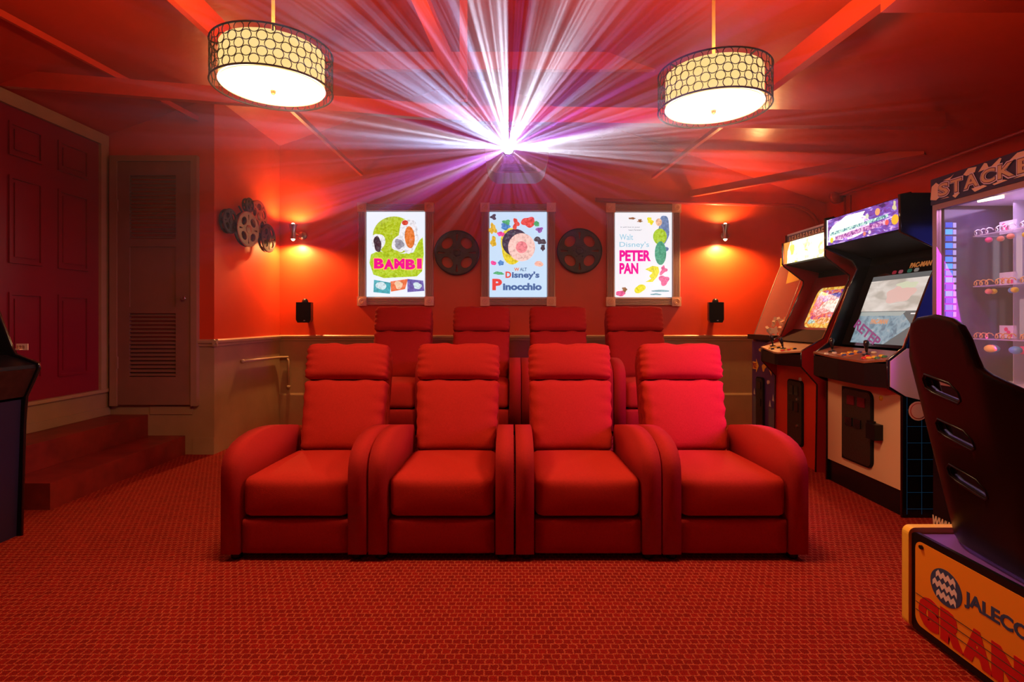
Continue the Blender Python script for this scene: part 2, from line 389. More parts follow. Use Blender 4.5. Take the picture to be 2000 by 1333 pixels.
# ---- ceiling beams and ties (each can be pointed at: pieces of the roof structure)
def beam(name, p0, p1, w_, h_, label, ends=0.0, mt=None):
    bm = B(); vert = abs(p0[2]-p1[2]) > 3*(abs(p0[0]-p1[0])+abs(p0[1]-p1[1])); bar(bm, p0, p1, w_, h_, (0,1,0) if vert else (0,0,1))
    o = make(name, bm, mt or M_BEAM, None, bevel=.004, segs=1); o['kind'] = 'structure'; o['label'] = label
    return o
def tie(name, xa, xb, y, ya, za, zb, h_, w_, label, cutL=0.0, cutR=0.0):
    """cross tie from xa to xb with angled ends"""
    bm = B()
    L_ = xb-xa
    pts = [(xa, za), (xb, zb), (xb-cutR, zb+h_), (xa+cutL, za+h_)]
    def f(p, q, a):
        t = (p-xa)/L_
        return (p, y + (ya-y)*t + a, q)
    prism(bm, pts, -w_/2, w_/2, f)
    o = make(name, bm, M_BEAM, None, bevel=.003, segs=1); o['kind'] = 'structure'; o['label'] = label
    return o
tie('ceiling_tie', -3.43, -0.2, 3.70, 3.75, 2.70, 2.475, .095, .05, 'red cross tie running left from the middle of the ceiling', cutL=.24)
tie('ceiling_tie', -0.2, 2.96, 3.75, 3.79, 2.475, 2.45, .105, .07, 'red cross tie running right behind the right pendant lamp', cutR=.02)
tie('ceiling_tie', -2.05, 1.19, 4.57, 4.57, 3.20, 3.20, .145, .05, 'high red cross tie above the projector with angled end', cutL=.36, cutR=.36)
beam('ceiling_beam', (-1.654, 3.73, 2.70), (-1.72, -1.9, 2.70), .035, .15, 'deep red ceiling beam above the left pendant lamp')
beam('ceiling_batten', (-1.63, 5.99, 2.70), (-1.654, 3.78, 2.70), .030, .035, 'slim red batten running back from the left beam')
beam('ceiling_beam', (1.722, 3.73, 2.67), (2.20, -1.9, 2.67), .06, .13, 'deep red ceiling beam beside the right pendant lamp')
beam('ceiling_batten', (1.53, 5.99, 2.67), (1.718, 3.78, 2.67), .035, .035, 'slim red batten running back from the right beam')
beam('ceiling_batten', (-2.66, 4.675, 2.82), (-3.25, -1.0, 2.80), .022, .04, 'thin red batten beside the panelled door')
beam('ceiling_beam', (1.94, 5.99, 2.47), (3.25, 4.35, 2.44), .05, .07, 'diagonal red beam crossing the back right corner')
beam('ceiling_tie', (1.62, 2.38, 2.49), (3.35, 2.38, 2.49), .10, .075, 'short red tie at the top right near the game cabinets')
beam('ceiling_post', (-0.345, 3.93, 2.69), (-0.345, 3.93, roof(-.345)+.03), .055, .05, 'upright red hanger post left of the projector')
beam('ceiling_brace', (-0.36, 3.90, 2.70), (-0.57, 2.6, 2.96), .085, .05, 'dark red slanted brace above the projector')
beam('ceiling_post', (-1.56, 4.54, 3.33), (-1.56, 4.54, roof(-1.56)+.03), .13, .05, 'short wide red hanger board on the high cross tie')
# rafter strips on the roof slopes
# ---- door in left wall (door_1): panelled dark red door with tan casing
Y0, Y1, Z0, Z1 = 3.66, 4.585, 0.56, 2.60
d1 = bpy.data.objects.new('door_1', None); COL.objects.link(d1); d1.location = (XL, (Y0+Y1)/2, Z0); d1['kind'] = 'structure'; d1['label'] = 'dark red six panel door above the steps'
bm = B(); box(bm, XL-.03, XL+.012, Y0, Y1, Z0, Z1); make('door_slab', bm, M_DOOR, d1)
for (a, b_) in ((3.76, 4.03), (4.17, 4.465)):
    for (c, d) in ((.71, 1.33), (1.53, 2.13), (2.27, 2.50)):
        bm = B()
        # raised moulding frame plus raised centre field
        for (p0, p1, q0, q1) in ((a, b_, c, c+.02), (a, b_, d-.02, d), (a, a+.02, c+.02, d-.02), (b_-.02, b_, c+.02, d-.02)):
            box(bm, XL+.012, XL+.024, p0, p1, q0, q1)
        prism(bm, rect(a+.045, c+.045, b_-.045, d-.045), XL+.012, XL+.020, lambda p, q, s: (s, p, q))
        make('door_panel', bm, M_DOOR, d1, bevel=.005, segs=2)
def casing(bmf, nm, parent, mt): return make(nm, bmf, mt, parent, bevel=.005, segs=2)
bm = B(); box(bm, XL, XL+.035, Y1, Y1+.085, .56, Z1+.085); casing(bm, 'door_casing', d1, M_TRIM)
bm = B(); box(bm, XL, XL+.035, Y0-.09, Y0, .56, Z1+.085); casing(bm, 'door_casing', d1, M_TRIM)
bm = B(); box(bm, XL, XL+.037, Y0-.09, Y1+.085, Z1, Z1+.09); casing(bm, 'door_casing', d1, M_TRIM)
bm = B(); box(bm, XL, XL+.05, Y0-.1, YA-.002, .535, .56); casing(bm, 'door_sill', d1, M_TRIM)
bm = B(); box(bm, XL, XL+.03, Y0-.3, YA-.002, .34, .535); make('trim_6', bm, M_TAN, None, bevel=.003)['kind'] = 'structure'
bm = B(); box(bm, XL, XL+.042, Y0-.3, YA-.002, .34, .405); make('trim_7', bm, M_TAN, None, bevel=.004)['kind'] = 'structure'
# ---- louvred closet door (door_2)
d2 = bpy.data.objects.new('door_2', None); COL.objects.link(d2); d2.location = (-3.0, YA, .415); d2['kind'] = 'structure'; d2['label'] = 'brown louvred closet door in the left alcove'
XD0, XD1, ZD0, ZD1 = -3.315, -2.695, .425, 2.47
yF = YA-.035
def dbox(x0, x1, z0, z1, y0=yF, y1=YA-.008, nm='door_stile', mt=M_LOUV, bv=.004):
    bm = B(); box(bm, x0, x1, y0, y1, z0, z1); return make(nm, bm, mt, d2, bevel=bv)
dbox(XD0, -3.215, ZD0, ZD1); dbox(-2.825, XD1, ZD0, ZD1)
for z0, z1 in ((ZD0, .66), (1.195, 1.25), (1.755, 1.82), (2.355, ZD1)): dbox(-3.215, -2.825, z0, z1, nm='door_rail')
dbox(-3.215, -2.825, 1.25, 1.755, yF+.014, YA-.008, 'door_panel', bv=.0)
for z0, z1 in ((.66, 1.195), (1.82, 2.355)):
    n = 16
    for k in range(n):
        zc = z0 + (k+.5)*(z1-z0)/n
        bm = B(); box(bm, -3.213, -2.827, -.014, .014, -.0035, .0035, T(0, YA-.022, zc) @ Matrix.Rotation(math.radians(42), 4, 'X'))
        make('louvre_slat', bm, M_LOUV, d2)
M_CASE = mat('brown_casing_paint', (0.34, 0.19, 0.12), 0.45, vary=.06)
for x0, x1, z0, z1 in ((-3.375, -3.315, .415, 2.52), (-2.695, -2.645, .415, 2.52), (-3.315, -2.695, 2.472, 2.52)):
    bm = B(); box(bm, x0, x1, YA-.045, YA, z0, z1); make('door_casing', bm, M_CASE, d2, bevel=.008, segs=2)
bm = B(); lathe(bm, [(.006, 0), (.006, .02), (.016, .024), (.019, .034), (.014, .042), (0.001, .044)], T(-2.742, yF, 1.32) @ Matrix.Rotation(PI/2, 4, 'X'), 16); make('door_knob', bm, M_STEEL, d2, smooth=True)
for z in (2.1, .78):
    bm = B(); box(bm, -3.322, -3.306, YA-.050, YA-.03, z-.05, z+.05); make('hinge', bm, M_CASE, d2, bevel=.003)
# recess void under closet door (boxed riser)
bm = B(); box(bm, -3.06, -2.70, YA-.008, YA, .34, .41); struct('trim_8', bm, M_TAN)
# ---- steps
def step(x0, x1, y0, y1, z0, z1, nm):
    bm = B(); box(bm, x0, x1, y0, y1, z0, z1); o = make(nm, bm, M_STEP, None, bevel=.008, segs=2); return o
o = step(XL+.001, -2.765, 3.31, YA-.001, 0, .16, 'step'); tag(o, 'lower red painted step leading up to the panelled door', 'step'); 
o = step(XL+.001, -3.08, 3.0, YA-.001, .161, .338, 'step'); tag(o, 'upper red painted step directly under the panelled door', 'step')
# ---- riser platform under the back row
bm = B(); box(bm, -1.42, 1.56, 4.12, 5.80, 0, .27)
tag(make('seating_platform', bm, M_CARPET, None, bevel=.01), 'red carpeted platform raising the back row of recliners', 'platform')
# ---- screen on the front wall, lit by the projector (behind the camera)
bm = B(); box(bm, -1.5, 1.5, YF+.005, YF+.03, .95, 2.35)
tag(make('projection_screen', bm, mat('grey_screen', (.12,.12,.12), .8), None), 'grey projection screen on the wall facing the seats', 'screen')
# ---- haze that makes the beam visible
hz = bpy.data.materials.new('haze'); hz.use_nodes = True; n_ = hz.node_tree.nodes; n_.remove(n_['Principled BSDF'])
vs_ = n_.new('ShaderNodeVolumeScatter'); vs_.inputs['Density'].default_value = 0.022; vs_.inputs['Anisotropy'].default_value = 0.68
hz.node_tree.links.new(vs_.outputs[0], n_['Material Output'].inputs['Volume'])
bm = B()
vs4 = [bm.verts.new(q_) for q_ in ((-.10, 3.73, 2.2), (.06, 3.73, 2.2), (.06, 3.73, 2.38), (-.10, 3.73, 2.38), (-1.15, .95, 1.05), (1.15, .95, 1.05), (1.15, .95, 2.64), (-1.15, .95, 2.64))]
for f in ((0,1,2,3),(7,6,5,4),(0,4,5,1),(1,5,6,2),(2,6,7,3),(3,7,4,0)): bm.faces.new([vs4[i] for i in f])
hzo = make('haze', bm, hz, None); hzo['kind'] = 'stuff'; hzo['label'] = 'thin haze lit by the projector beam'
# ================================================================== THINGS
# helper: plate cut from a sheet with holes, from curve outlines
def plate(outer, holes, thick, bev=0.0):
    cu = bpy.data.curves.new('t', 'CURVE'); cu.dimensions = '2D'; cu.fill_mode = 'BOTH'; cu.extrude = thick/2-bev; cu.bevel_depth = bev; cu.bevel_resolution = 1
    for pl in [outer]+holes:
        sp = cu.splines.new('POLY'); sp.points.add(len(pl)-1)
        for k, (x, y) in enumerate(pl): sp.points[k].co = (x, y, 0, 1)
        sp.use_cyclic_u = True
    o = bpy.data.objects.new('t', cu); COL.objects.link(o)
    dg = bpy.context.evaluated_depsgraph_get(); me = bpy.data.meshes.new_from_object(o.evaluated_get(dg))
    bpy.data.objects.remove(o); bpy.data.curves.remove(cu)
    bm = bmesh.new(); bm.from_mesh(me); bpy.data.meshes.remove(me)
    bmesh.ops.remove_doubles(bm, verts=bm.verts[:], dist=1e-5)
    return bm
# ------------------------------------------------------------------ recliners
def recliner(name, label, loc, group):
    """local frame: x across, y to the back, z up; the arm fronts are at y=0"""
    t = thing(name, label, 'armchair', (0,0,0), 0, group)
    prof = [(0.0, .035), (0.0, .40), (.004, .445), (.018, .480), (.05, .512), (.10, .536), (.17, .553), (.27, .563), (.38, .562), (.50, .550), (.62, .530), (.72, .510), (.76, .47), (.77, .40), (.77, .035)]
    for s in (-1, 1):
        bm = B(); x0, x1 = (s*.342, s*.256) if s < 0 else (s*.256, s*.342)
        prism(bm, prof, x0, x1, lambda p, q, a: (a, p, q))
        make('armrest', bm, M_FAB2, t, world=False, bevel=.016, segs=3, smooth='all')
    # seat cushion with rounded nose
    def fs(p, c):
        a, b_, z = c
        p.z += .016*(1-a*a)*(1-b_*b_)*(1 if z > .9 else 0) - (.022*(b_+1)/2 if z > 0 else 0)
        if b_ < -.9: p.y -= .016*(1-a*a)*(1-z*z)
        return p
    bm = B(); roundbox(bm, 0, .345, .296, .506, .66, .200, .042, 12, fs); make('seat_cushion', bm, M_FAB, t, world=False, smooth='all')
    def ff(p, c):
        a, b_, z = c
        if b_ < -.9: p.y -= .006*(1-a*a)*(1-z*z)
        return p
    bm = B(); roundbox(bm, 0, .075, .112, .506, .12, .163, .012, 8, ff); make('footrest', bm, M_FAB2, t, world=False, smooth='all')
    bm = B(); box(bm, -.25, .25, .10, .74, .05, .22); make('base_frame', bm, M_BLKM, t, world=False)
    # reclined back
    ang_ = math.atan2(.20, .62)
    R = T(0, .755, .350) @ Matrix.Rotation(-ang_, 4, 'X')      # local z runs up the back, local -y faces the sitter
    def pil(seed, w0, w1, hh, crown):
        rnd = random.Random(seed); ph = [rnd.uniform(0, 6) for _ in range(4)]
        def f(p, c):
            a, b_, z = c
            tt = (z+1)/2
            p.x *= (w0*(1-tt)+w1*tt)
            if b_ < 0:
                p.y -= crown*(1-abs(a)**2.4)*(1-abs(z)**2.6)
                e = max(0, abs(a)-.62)/.38
                p.y += .006*e*math.sin(z*15+ph[0]+a*2)*(1-abs(z)**4)
            e = max(0, abs(a)-.8)/.2
            p.x += .004*e*math.sin(z*17+ph[1])*(1 if a > 0 else -1)
            if z > .85: p.z += .004*math.sin(a*7+ph[2]) + .003*math.sin(a*13+ph[3]) - .012*a*a*0
            return p
        return f
    bm = B(); roundbox(bm, 0, -.020, .205, .500, .13, .43, .034, 18, pil(1, .94, 1.02, .5, .026), M=R)
    # shallow centre seam
    bmesh.ops.recalc_face_normals(bm, faces=bm.faces[:])
    make('backrest', bm, M_FAB, t, world=False, smooth='all')
    bm = B(); roundbox(bm, 0, -.030, .535, .508, .14, .228, .034, 16, pil(5, 1.0, 1.0, .3, .026), M=R)
    make('headrest', bm, M_FAB, t, world=False, smooth='all')
    bm = B(); roundbox(bm, 0, .080, .31, .50, .08, .62, .03, 8, None, M=R); make('back_shell', bm, M_FAB2, t, world=False, smooth='all')
    for x, y in ((-.29, .05), (.29, .05), (-.29, .72), (.29, .72)):
        bm = B(); lathe(bm, [(.020, 0), (.026, .006), (.028, .036)], T(x, y, 0), 14); make('leg', bm, M_BLK, t, world=False, smooth=True)
    t.location = loc
    return t
FX = [-1.028, -.334, .360, 1.052]
FL = ['front row red recliner at the far left, nearest the steps', 'front row red recliner second from the left, under the left film reel',
      'front row red recliner second from the right, below the projector', 'front row red recliner at the far right with a magenta glow on its back']
BXS = [-.982, -.275, .415, 1.108]
BLb = ['back row red recliner below the poster with the magenta title', 'back row red recliner just left of the centre poster',
       'back row red recliner just right of the centre poster', 'back row red recliner below the poster with the pink condensed title']
ch0 = recliner('recliner', FL[0], (FX[0], 2.60, 0), 'front row of red recliners')
for k in range(1, 4):
    c = copy_tree(ch0); c.location = (FX[k], 2.60, 0); c['label'] = FL[k]
for k in range(4):
    c = copy_tree(ch0); c.location = (BXS[k], 4.135, .27); c['label'] = BLb[k]; c['group'] = 'back row of red recliners'
# ------------------------------------------------------------------ pendant lamps
M_DIFF = emit('lit_lamp_diffuser', (1.0, .93, .80), 2.6)
M_SHADE = emit('lit_lamp_shade', (1.0, .74, .27), 0.95)
M_LATT = mat('bronze_lattice', (0.07, 0.030, 0.010), 0.45, metal=.3)
M_STEM = mat('brass_stem', (.75, .45, .15), .3, metal=.8)
def pendant(p, label):
    x, y, z = p; t = thing('pendant_lamp', label, 'lamp', (x, y, z), 0, 'drum pendant lamps')
    R1, R2, H = .248, .214, .083
    bm = B(); lathe(bm, [(R2, -H+.006), (R2, H-.006)], seg=48, cap=False); make('lamp_shade', bm, M_SHADE, t, world=False, smooth='all')
    bm = B(); lathe(bm, [(.0001, -H-.006), (.10, -H-.005), (.195, -H+.002), (R2+.004, -H+.012), (R2+.002, -H+.016), (.0001, -H+.016)], seg=48, cap=False); make('diffuser', bm, M_DIFF, t, world=False, smooth='all')
    bm = B(); lathe(bm, [(.0001, -H-.026), (.006, -H-.024), (.010, -H-.016), (.012, -H-.008), (.012, -H-.004)], seg=12, cap=False); make('finial', bm, M_STEM, t, world=False, smooth='all')
    for zz_ in (-H, H):
        bm = B(); tube(bm, [(R1*math.cos(2*PI*k/56), R1*math.sin(2*PI*k/56), zz_) for k in range(56)], .0042, 6, closed=True); make('rim_ring', bm, M_LATT, t, world=False, smooth='all')
    # lattice of small rings, welded to each other
    bm = B(); nr, r_ = 26, .0203
    for row in range(5):
        zc = -H+.020+row*(2*H-.040)/4
        for k in range(nr):
            a0 = 2*PI*(k+.5*(row % 2))/nr
            pts = []
            for j in range(14):
                b_ = 2*PI*j/14; da = r_*math.cos(b_)*1.02/R1
                pts.append((R1*math.cos(a0+da), R1*math.sin(a0+da), zc+r_*math.sin(b_)))
            tube(bm, pts, .0019, 4, closed=True)
    o = make('ring_lattice', bm, M_LATT, t, world=False); o['kind'] = 'stuff'
    for k in range(4):
        a0 = 2*PI*k/4+.4; bm = B(); bar(bm, (R2*math.cos(a0)*.98, R2*math.sin(a0)*.98, H-.012), (R1*math.cos(a0), R1*math.sin(a0), H-.004), .008, .004); bar(bm, (0, 0, H-.012), (R2*math.cos(a0), R2*math.sin(a0), H-.012), .008, .004)
        make('spider_arm', bm, M_LATT, t, world=False)
    zt = roof(x)-z
    bm = B(); tube(bm, [(0, 0, -H), (0, 0, zt)], .0075, 10); make('stem', bm, M_STEM, t, world=False, smooth=True)
    bm = B(); lathe(bm, [(.06, zt+.02), (.06, zt-.03), (.02, zt-.045), (.0075, zt-.045)], seg=24); make('canopy_plate', bm, M_STEM, t, world=False, smooth=True)
    return t
pendant(LAMPS[0], 'lit drum pendant lamp with ring lattice hanging at the left')
pendant(LAMPS[1], 'lit drum pendant lamp with ring lattice hanging at the right')
# ------------------------------------------------------------------ projector
px, py, pz = .033, 3.76, 2.30
t = thing('projector', 'white ceiling projector shining a fan of light from the roof tie', 'projector', (px, py+.16, 2.14), 0)
prof = [(-.215, .19), (-.216, .10), (-.205, .055), (-.185, .025), (-.155, .006), (-.14, 0), (.14, 0), (.155, .006), (.185, .025), (.205, .055), (.216, .10), (.215, .19), (.205, .205), (-.205, .205)]
bm = B(); prism(bm, prof, 0, .30, lambda p, q, a: (px+p, py+a, 2.14+q)); make('housing', bm, M_WHITE, t, bevel=.008, segs=2, smooth=True)
bm = B(); prism(bm, [(-.135, .012), (.135, .012), (.12, .06), (-.10, .06)], 0, .006, lambda p, q, a: (px+p, py-a, 2.14+q)); make('vent_panel', bm, M_GREY, t, bevel=.002)
for k in range(5):
    bm = B(); box(bm, px-.10, px+.10, py-.010, py-.006, 2.158+k*.008, 2.161+k*.008); make('vent_slat', bm, M_WHITE, t)
MY = Matrix.Rotation(PI/2, 4, 'X')
bm = B(); lathe(bm, [(.046, -.0), (.046, .010), (.036, .012), (.034, .002)], T(LENS[0], py, LENS[2]) @ MY, 24, cap=False); make('lens_ring', bm, M_GREY, t, smooth=True)
bm = B(); lathe(bm, [(.0001, .003), (.033, .003)], T(LENS[0], py-.001, LENS[2]) @ MY, 24, cap=False); make('lens', bm, emit('lit_lens', (.85, .9, 1), 40), t)
bm = B(); tube(bm, [(px-.02, py+.02, 2.34), (px-.02, py+.02, 2.448)], .018, 12); lathe(bm, [(.04, 0), (.04, .008)], T(px-.02, py+.02, 2.441), 16); make('mount_pole', bm, M_WHITE, t, smooth=True)
bm = B(); box(bm, px-.07, px+.03, py+.0, py+.10, 2.343, 2.357); make('mount_plate', bm, M_GREY, t, bevel=.003)
# ------------------------------------------------------------------ light box posters
FBK = lambda x, z, y=5.955: frame((x, y, z), (1,0,0), (0,0,1))
def poster_box(x0, x1, z0, z1, label):
    t = thing('poster_light_box', label, 'poster', ((x0+x1)/2, YB, z0), 0, 'backlit framed film posters on the back wall')
    g = .093; yb, yf = YB-.002, YB-.045
    bm = B(); box(bm, x0+.01, x1-.01, YB-.03, YB-.002, z0+.01, z1-.01); make('backing', bm, M_BLKM, t)
    def flute(length, horizontal, ox, oz):
        pr = [(0, 0)]; n = 6
        pts = [(0.004, 0), (0.004, .030)]
        for k in range(n):
            a = .008 + k*(g-.016)/n; s = (g-.016)/n
            pts += [(a, .040), (a+s*.25, .046), (a+s*.65, .046), (a+s*.9, .036)]
        pts += [(g-.004, .030), (g-.004, 0)]
        bm = B()
        if horizontal: prism(bm, pts, 0, length, lambda p, q, a: (ox+a, YB-.001-q, oz+p))
        else: prism(bm, pts, 0, length, lambda p, q, a: (ox+p, YB-.001-q, oz+a))
        make('fluted_side', bm, M_FRAME, t)
    flute(x1-x0-2*g, True, x0+g, z0); flute(x1-x0-2*g, True, x0+g, z1-g)
    flute(z1-z0-2*g, False, x0, z0+g); flute(z1-z0-2*g, False, x1-g, z0+g)
    for cx_ in (x0+g/2, x1-g/2):
        for cz_ in (z0+g/2, z1-g/2):
            bm = B(); box(bm, cx_-g/2-.003, cx_+g/2+.003, YB-.052, YB-.002, cz_-g/2-.003, cz_+g/2+.003); o = make('corner_block', bm, M_ROSE, t, bevel=.003)
            bm = B(); lathe(bm, [(.036, 0), (.036, .004), (.030, .007), (.026, .003), (.020, .003), (.016, .008), (.008, .004), (.0001, .008)], T(cx_, YB-.052, cz_) @ MY, 20, cap=False); make('rosette', bm, M_ROSE, o, smooth=True)
    return t, (x0+g, x1-g, z0+g, z1-g)
E = {}
def pic(bmf, nm, col, parent, s=1.0):
    k = (col, s)
    if k not in E:
        if 'lettering' in nm or nm in ('poster_sheet', 'title_outline'): E[k] = emit('backlit_print', col, s)
        else: E[k] = emit_mix('backlit_art_print', [(.32, tuple(c*.72 for c in col)), (.46, col), (.60, tuple(min(1, c*1.15+.03) for c in col)), (.72, tuple(c*.8+.15 for c in col))], 38, s)
    return make(nm, bmf, E[k], parent)
def blob(cx_, cy_, rx, ry, seed, n=28, amp=.18):
    r = random.Random(seed); a = [r.uniform(-1, 1) for _ in range(6)]
    o = []
    for k in range(n):
        th = 2*PI*k/n; f = 1 + amp*(a[0]*math.sin(2*th+a[3]*3)+a[1]*math.sin(3*th+a[4]*3)+.6*a[2]*math.sin(5*th+a[5]*3))/1.6
        o.append((cx_+rx*f*math.cos(th), cy_+ry*f*math.sin(th)))
    return o
def inner(t, r, col, s=1.0):
    x0, x1, z0, z1 = r; F = FBK(x0, z0, YB-.031)
    bm = B(); poly(bm, rect(0, 0, x1-x0, z1-z0), F, -.004, 0); pic(bm, 'poster_sheet', col, t, s)
    return F, x1-x0, z1-z0
# first poster: green disc, magenta title
t, r = poster_box(-1.664, -.846, 1.295, 2.40, 'backlit poster with lime green disc and magenta title, leftmost of the three')
F, W_, H_ = inner(t, r, (.80, .90, 1.0), 1.0)
def S(pts): return [(p*W_, q*H_) for p, q in pts]
def art(nm, col, lst, lay=.001, s=1.0):
    for k, pl in enumerate(lst):
        bm = B(); poly(bm, S(pl), F, 0, lay+.00002*k); pic(bm, nm, col, t, s)
art('green_disc', (.42, .55, .005), [ell(.47, .72, .36, .225, 36)], .001)
art('green_ground', (.42, .60, .01), [[(.08,.50),(.2,.54),(.5,.50),(.8,.52),(.9,.66),(.96,.70),(.98,.5),(.95,.3),(.86,.24),(.3,.22),(.12,.26),(.05,.40)]], .0014)
art('dark_blob', (.02, .015, .03), [blob(.19, .62, .07, .085, 3, amp=.5)], .003)
art('pale_blob', (.80, .80, .85), [blob(.20, .64, .11, .11, 4), blob(.55, .62, .12, .09, 8), blob(.72, .72, .17, .20, 9)], .002)
art('grey_blob', (.28, .28, .34), [blob(.56, .62, .075, .06, 5, amp=.4)], .003)
art('orange_blob', (.75, .18, .02), [ell(.74, .70, .085, .13, 28, .15)], .003)
art('red_blob', (.65, .05, .02), [ell(.66, .87, .055, .03, 20)], .0035)
def wtxt(nm, s, x0, y0, x1, y1, col, bold=.0, a0=.001, a1=.004, em_=1.0, shear=0.0, warp=None, parent=None, FF=None):
    bm = B(); words(bm, s, x0*W_, y0*H_, x1*W_, y1*H_, FF or F, a0, a1, bold, shear, warp)
    return pic(bm, nm, col, parent or t, em_)
for ch_, a_, b__, dz_ in (('B', .13, .30, .006), ('A', .295, .475, -.004), ('M', .475, .655, .003), ('B', .665, .835, -.004), ('I', .865, .945, .004)):
    wtxt('title_outline', ch_, a_-.014, .315+dz_, b__+.014, .455+dz_, (.85, .62, .10), .06, .001, .003)
    wtxt('title_lettering', ch_, a_, .325+dz_, b__, .445+dz_, (.85, .005, .26), .06, .001, .005)
art('picture_panel', (.02, .38, .45), [[(.12,.055),(.40,.035),(.42,.165),(.13,.20)]], .003)
art('picture_panel', (.80, .16, .05), [[(.42,.06),(.66,.09),(.71,.21),(.41,.18)]], .003)
art('picture_panel', (.12, .10, .40), [[(.70,.055),(.99,.07),(.97,.19),(.70,.21)]], .003)
art('picture_spot', (.6, .75, .8), [blob(.25, .13, .09, .045, 21), blob(.87, .13, .07, .04, 22)], .004)
art('picture_spot', (.85, .55, .35), [blob(.55, .14, .07, .045, 23)], .004)
# second poster: pale blue with large round shape, blue title
t, r = poster_box(-.337, .470, 1.292, 2.398, 'backlit pale blue poster with pink and yellow roundel, middle of the three')
F, W_, H_ = inner(t, r, (.55, .75, .95), 1.0)
art('yellow_arc', (.80, .62, .02), [blob(.40, .60, .22, .20, 31, amp=.12)], .001)
art('dark_crescent', (.03, .03, .06), [ell(.45, .64, .23, .16, 32)], .002)
art('pink_roundel', (.92, .56, .50), [ell(.56, .585, .235, .165, 36)], .003)
art('rose_spot', (.85, .22, .25), [ell(.56, .585, .10, .07, 24)], .004)
art('blue_spot', (.05, .25, .60), [blob(.28, .83, .08, .04, 33, amp=.5), blob(.20, .40, .05, .03, 34, amp=.5)], .003)
art('red_spot', (.75, .06, .04), [blob(.68, .88, .12, .06, 35, amp=.4), blob(.46, .86, .05, .06, 36, amp=.5)], .003)
art('green_spot', (.05, .40, .15), [blob(.30, .88, .06, .03, 37, amp=.5), blob(.82, .86, .05, .03, 38, amp=.5), blob(.16, .28, .08, .02, 39, amp=.5)], .0032)
art('ochre_spot', (.72, .42, .02), [blob(.06, .80, .06, .06, 40, amp=.5), blob(.07, .65, .05, .06, 41, amp=.5)], .003)
art('dark_spot', (.04, .04, .06), [blob(.07, .94, .05, .03, 42, amp=.5), blob(.88, .66, .09, .04, 43, amp=.6), blob(.93, .58, .035, .04, 44, amp=.6)], .003)
art('magenta_spot', (.85, .05, .30), [blob(.20, .74, .06, .03, 45, amp=.4), blob(.07, .40, .04, .03, 46, amp=.5)], .0031)
art('coral_spot', (.90, .45, .35), [blob(.86, .39, .07, .035, 47, amp=.6)], .003)
art('violet_spot', (.30, .10, .42), [blob(.87, .79, .06, .03, 48, amp=.5)], .003)
wtxt('title_lettering', 'W', .43, .305, .52, .345, (.80, .20, .05), .03); wtxt('title_lettering', 'ALT', .53, .305, .65, .345, (.10, .18, .30), .02)
wtxt('title_lettering', 'D', .28, .225, .38, .30, (.75, .08, .05), .04); wtxt('title_lettering', "isney's", .39, .205, .87, .30, (.07, .14, .34), .04)
wtxt('title_lettering', 'P', .05, .08, .22, .215, (.78, .06, .05), .05); wtxt('title_lettering', 'inocchio', .235, .08, .91, .165, (.07, .14, .34), .05)
# third poster: white with pink condensed title
t, r = poster_box(1.017, 1.819, 1.290, 2.392, 'backlit white poster with pink condensed title, rightmost of the three')
F, W_, H_ = inner(t, r, (.86, .88, .93), 1.0)
art('blue_wash', (.12, .22, .42), [blob(.86, .80, .10, .16, 51, amp=.2), blob(.82, .54, .10, .05, 52, amp=.4)], .001)
art('green_shape', (.38, .58, .02), [ell(.79, .715, .12, .095, 28)], .003)
art('teal_shape', (.04, .34, .20), [ell(.80, .52, .10, .14, 28)], .0032)
art('peach_spot', (.88, .50, .32), [ell(.77, .885, .055, .045, 20)], .0035)
art('yellow_burst', (.82, .72, .01), [[(.53,.33),(.66,.37),(.76,.36),(.78,.30),(.74,.24),(.66,.18),(.53,.18),(.64,.22),(.60,.25),(.66,.29)], blob(.44, .10, .09, .05, 56, amp=.4), blob(.62, .90, .05, .04, 57, amp=.5)], .002)
art('pink_spot', (.82, .10, .28), [blob(.86, .20, .08, .06, 58, amp=.6), blob(.85, .32, .05, .05, 59, amp=.6), blob(.10, .045, .09, .03, 60, amp=.4)], .003)
art('brown_mark', (.30, .12, .04), [blob(.30, .93, .06, .012, 61, amp=.6), blob(.44, .90, .05, .014, 62, amp=.6), blob(.17, .09, .04, .03, 63, amp=.5)], .003)
art('teal_line', (.20, .40, .45), [blob(.80, .075, .16, .012, 64, amp=.5), blob(.72, .035, .10, .01, 65, amp=.5)], .003)
wtxt('small_lettering', 'It will live in your', .10, .815, .44, .835, (.20, .18, .20)); wtxt('small_lettering', 'heart forever!', .24, .785, .47, .803, (.20, .18, .20))
wtxt('title_lettering', 'Walt', .08, .675, .32, .745, (.35, .58, .70), .01); wtxt('title_lettering', "Disney's", .08, .575, .60, .655, (.35, .58, .70), .01)
wtxt('title_lettering', 'PETER', .08, .425, .63, .555, (.85, .005, .30), .045); wtxt('title_lettering', 'PAN', .08, .275, .41, .405, (.85, .005, .30), .045)
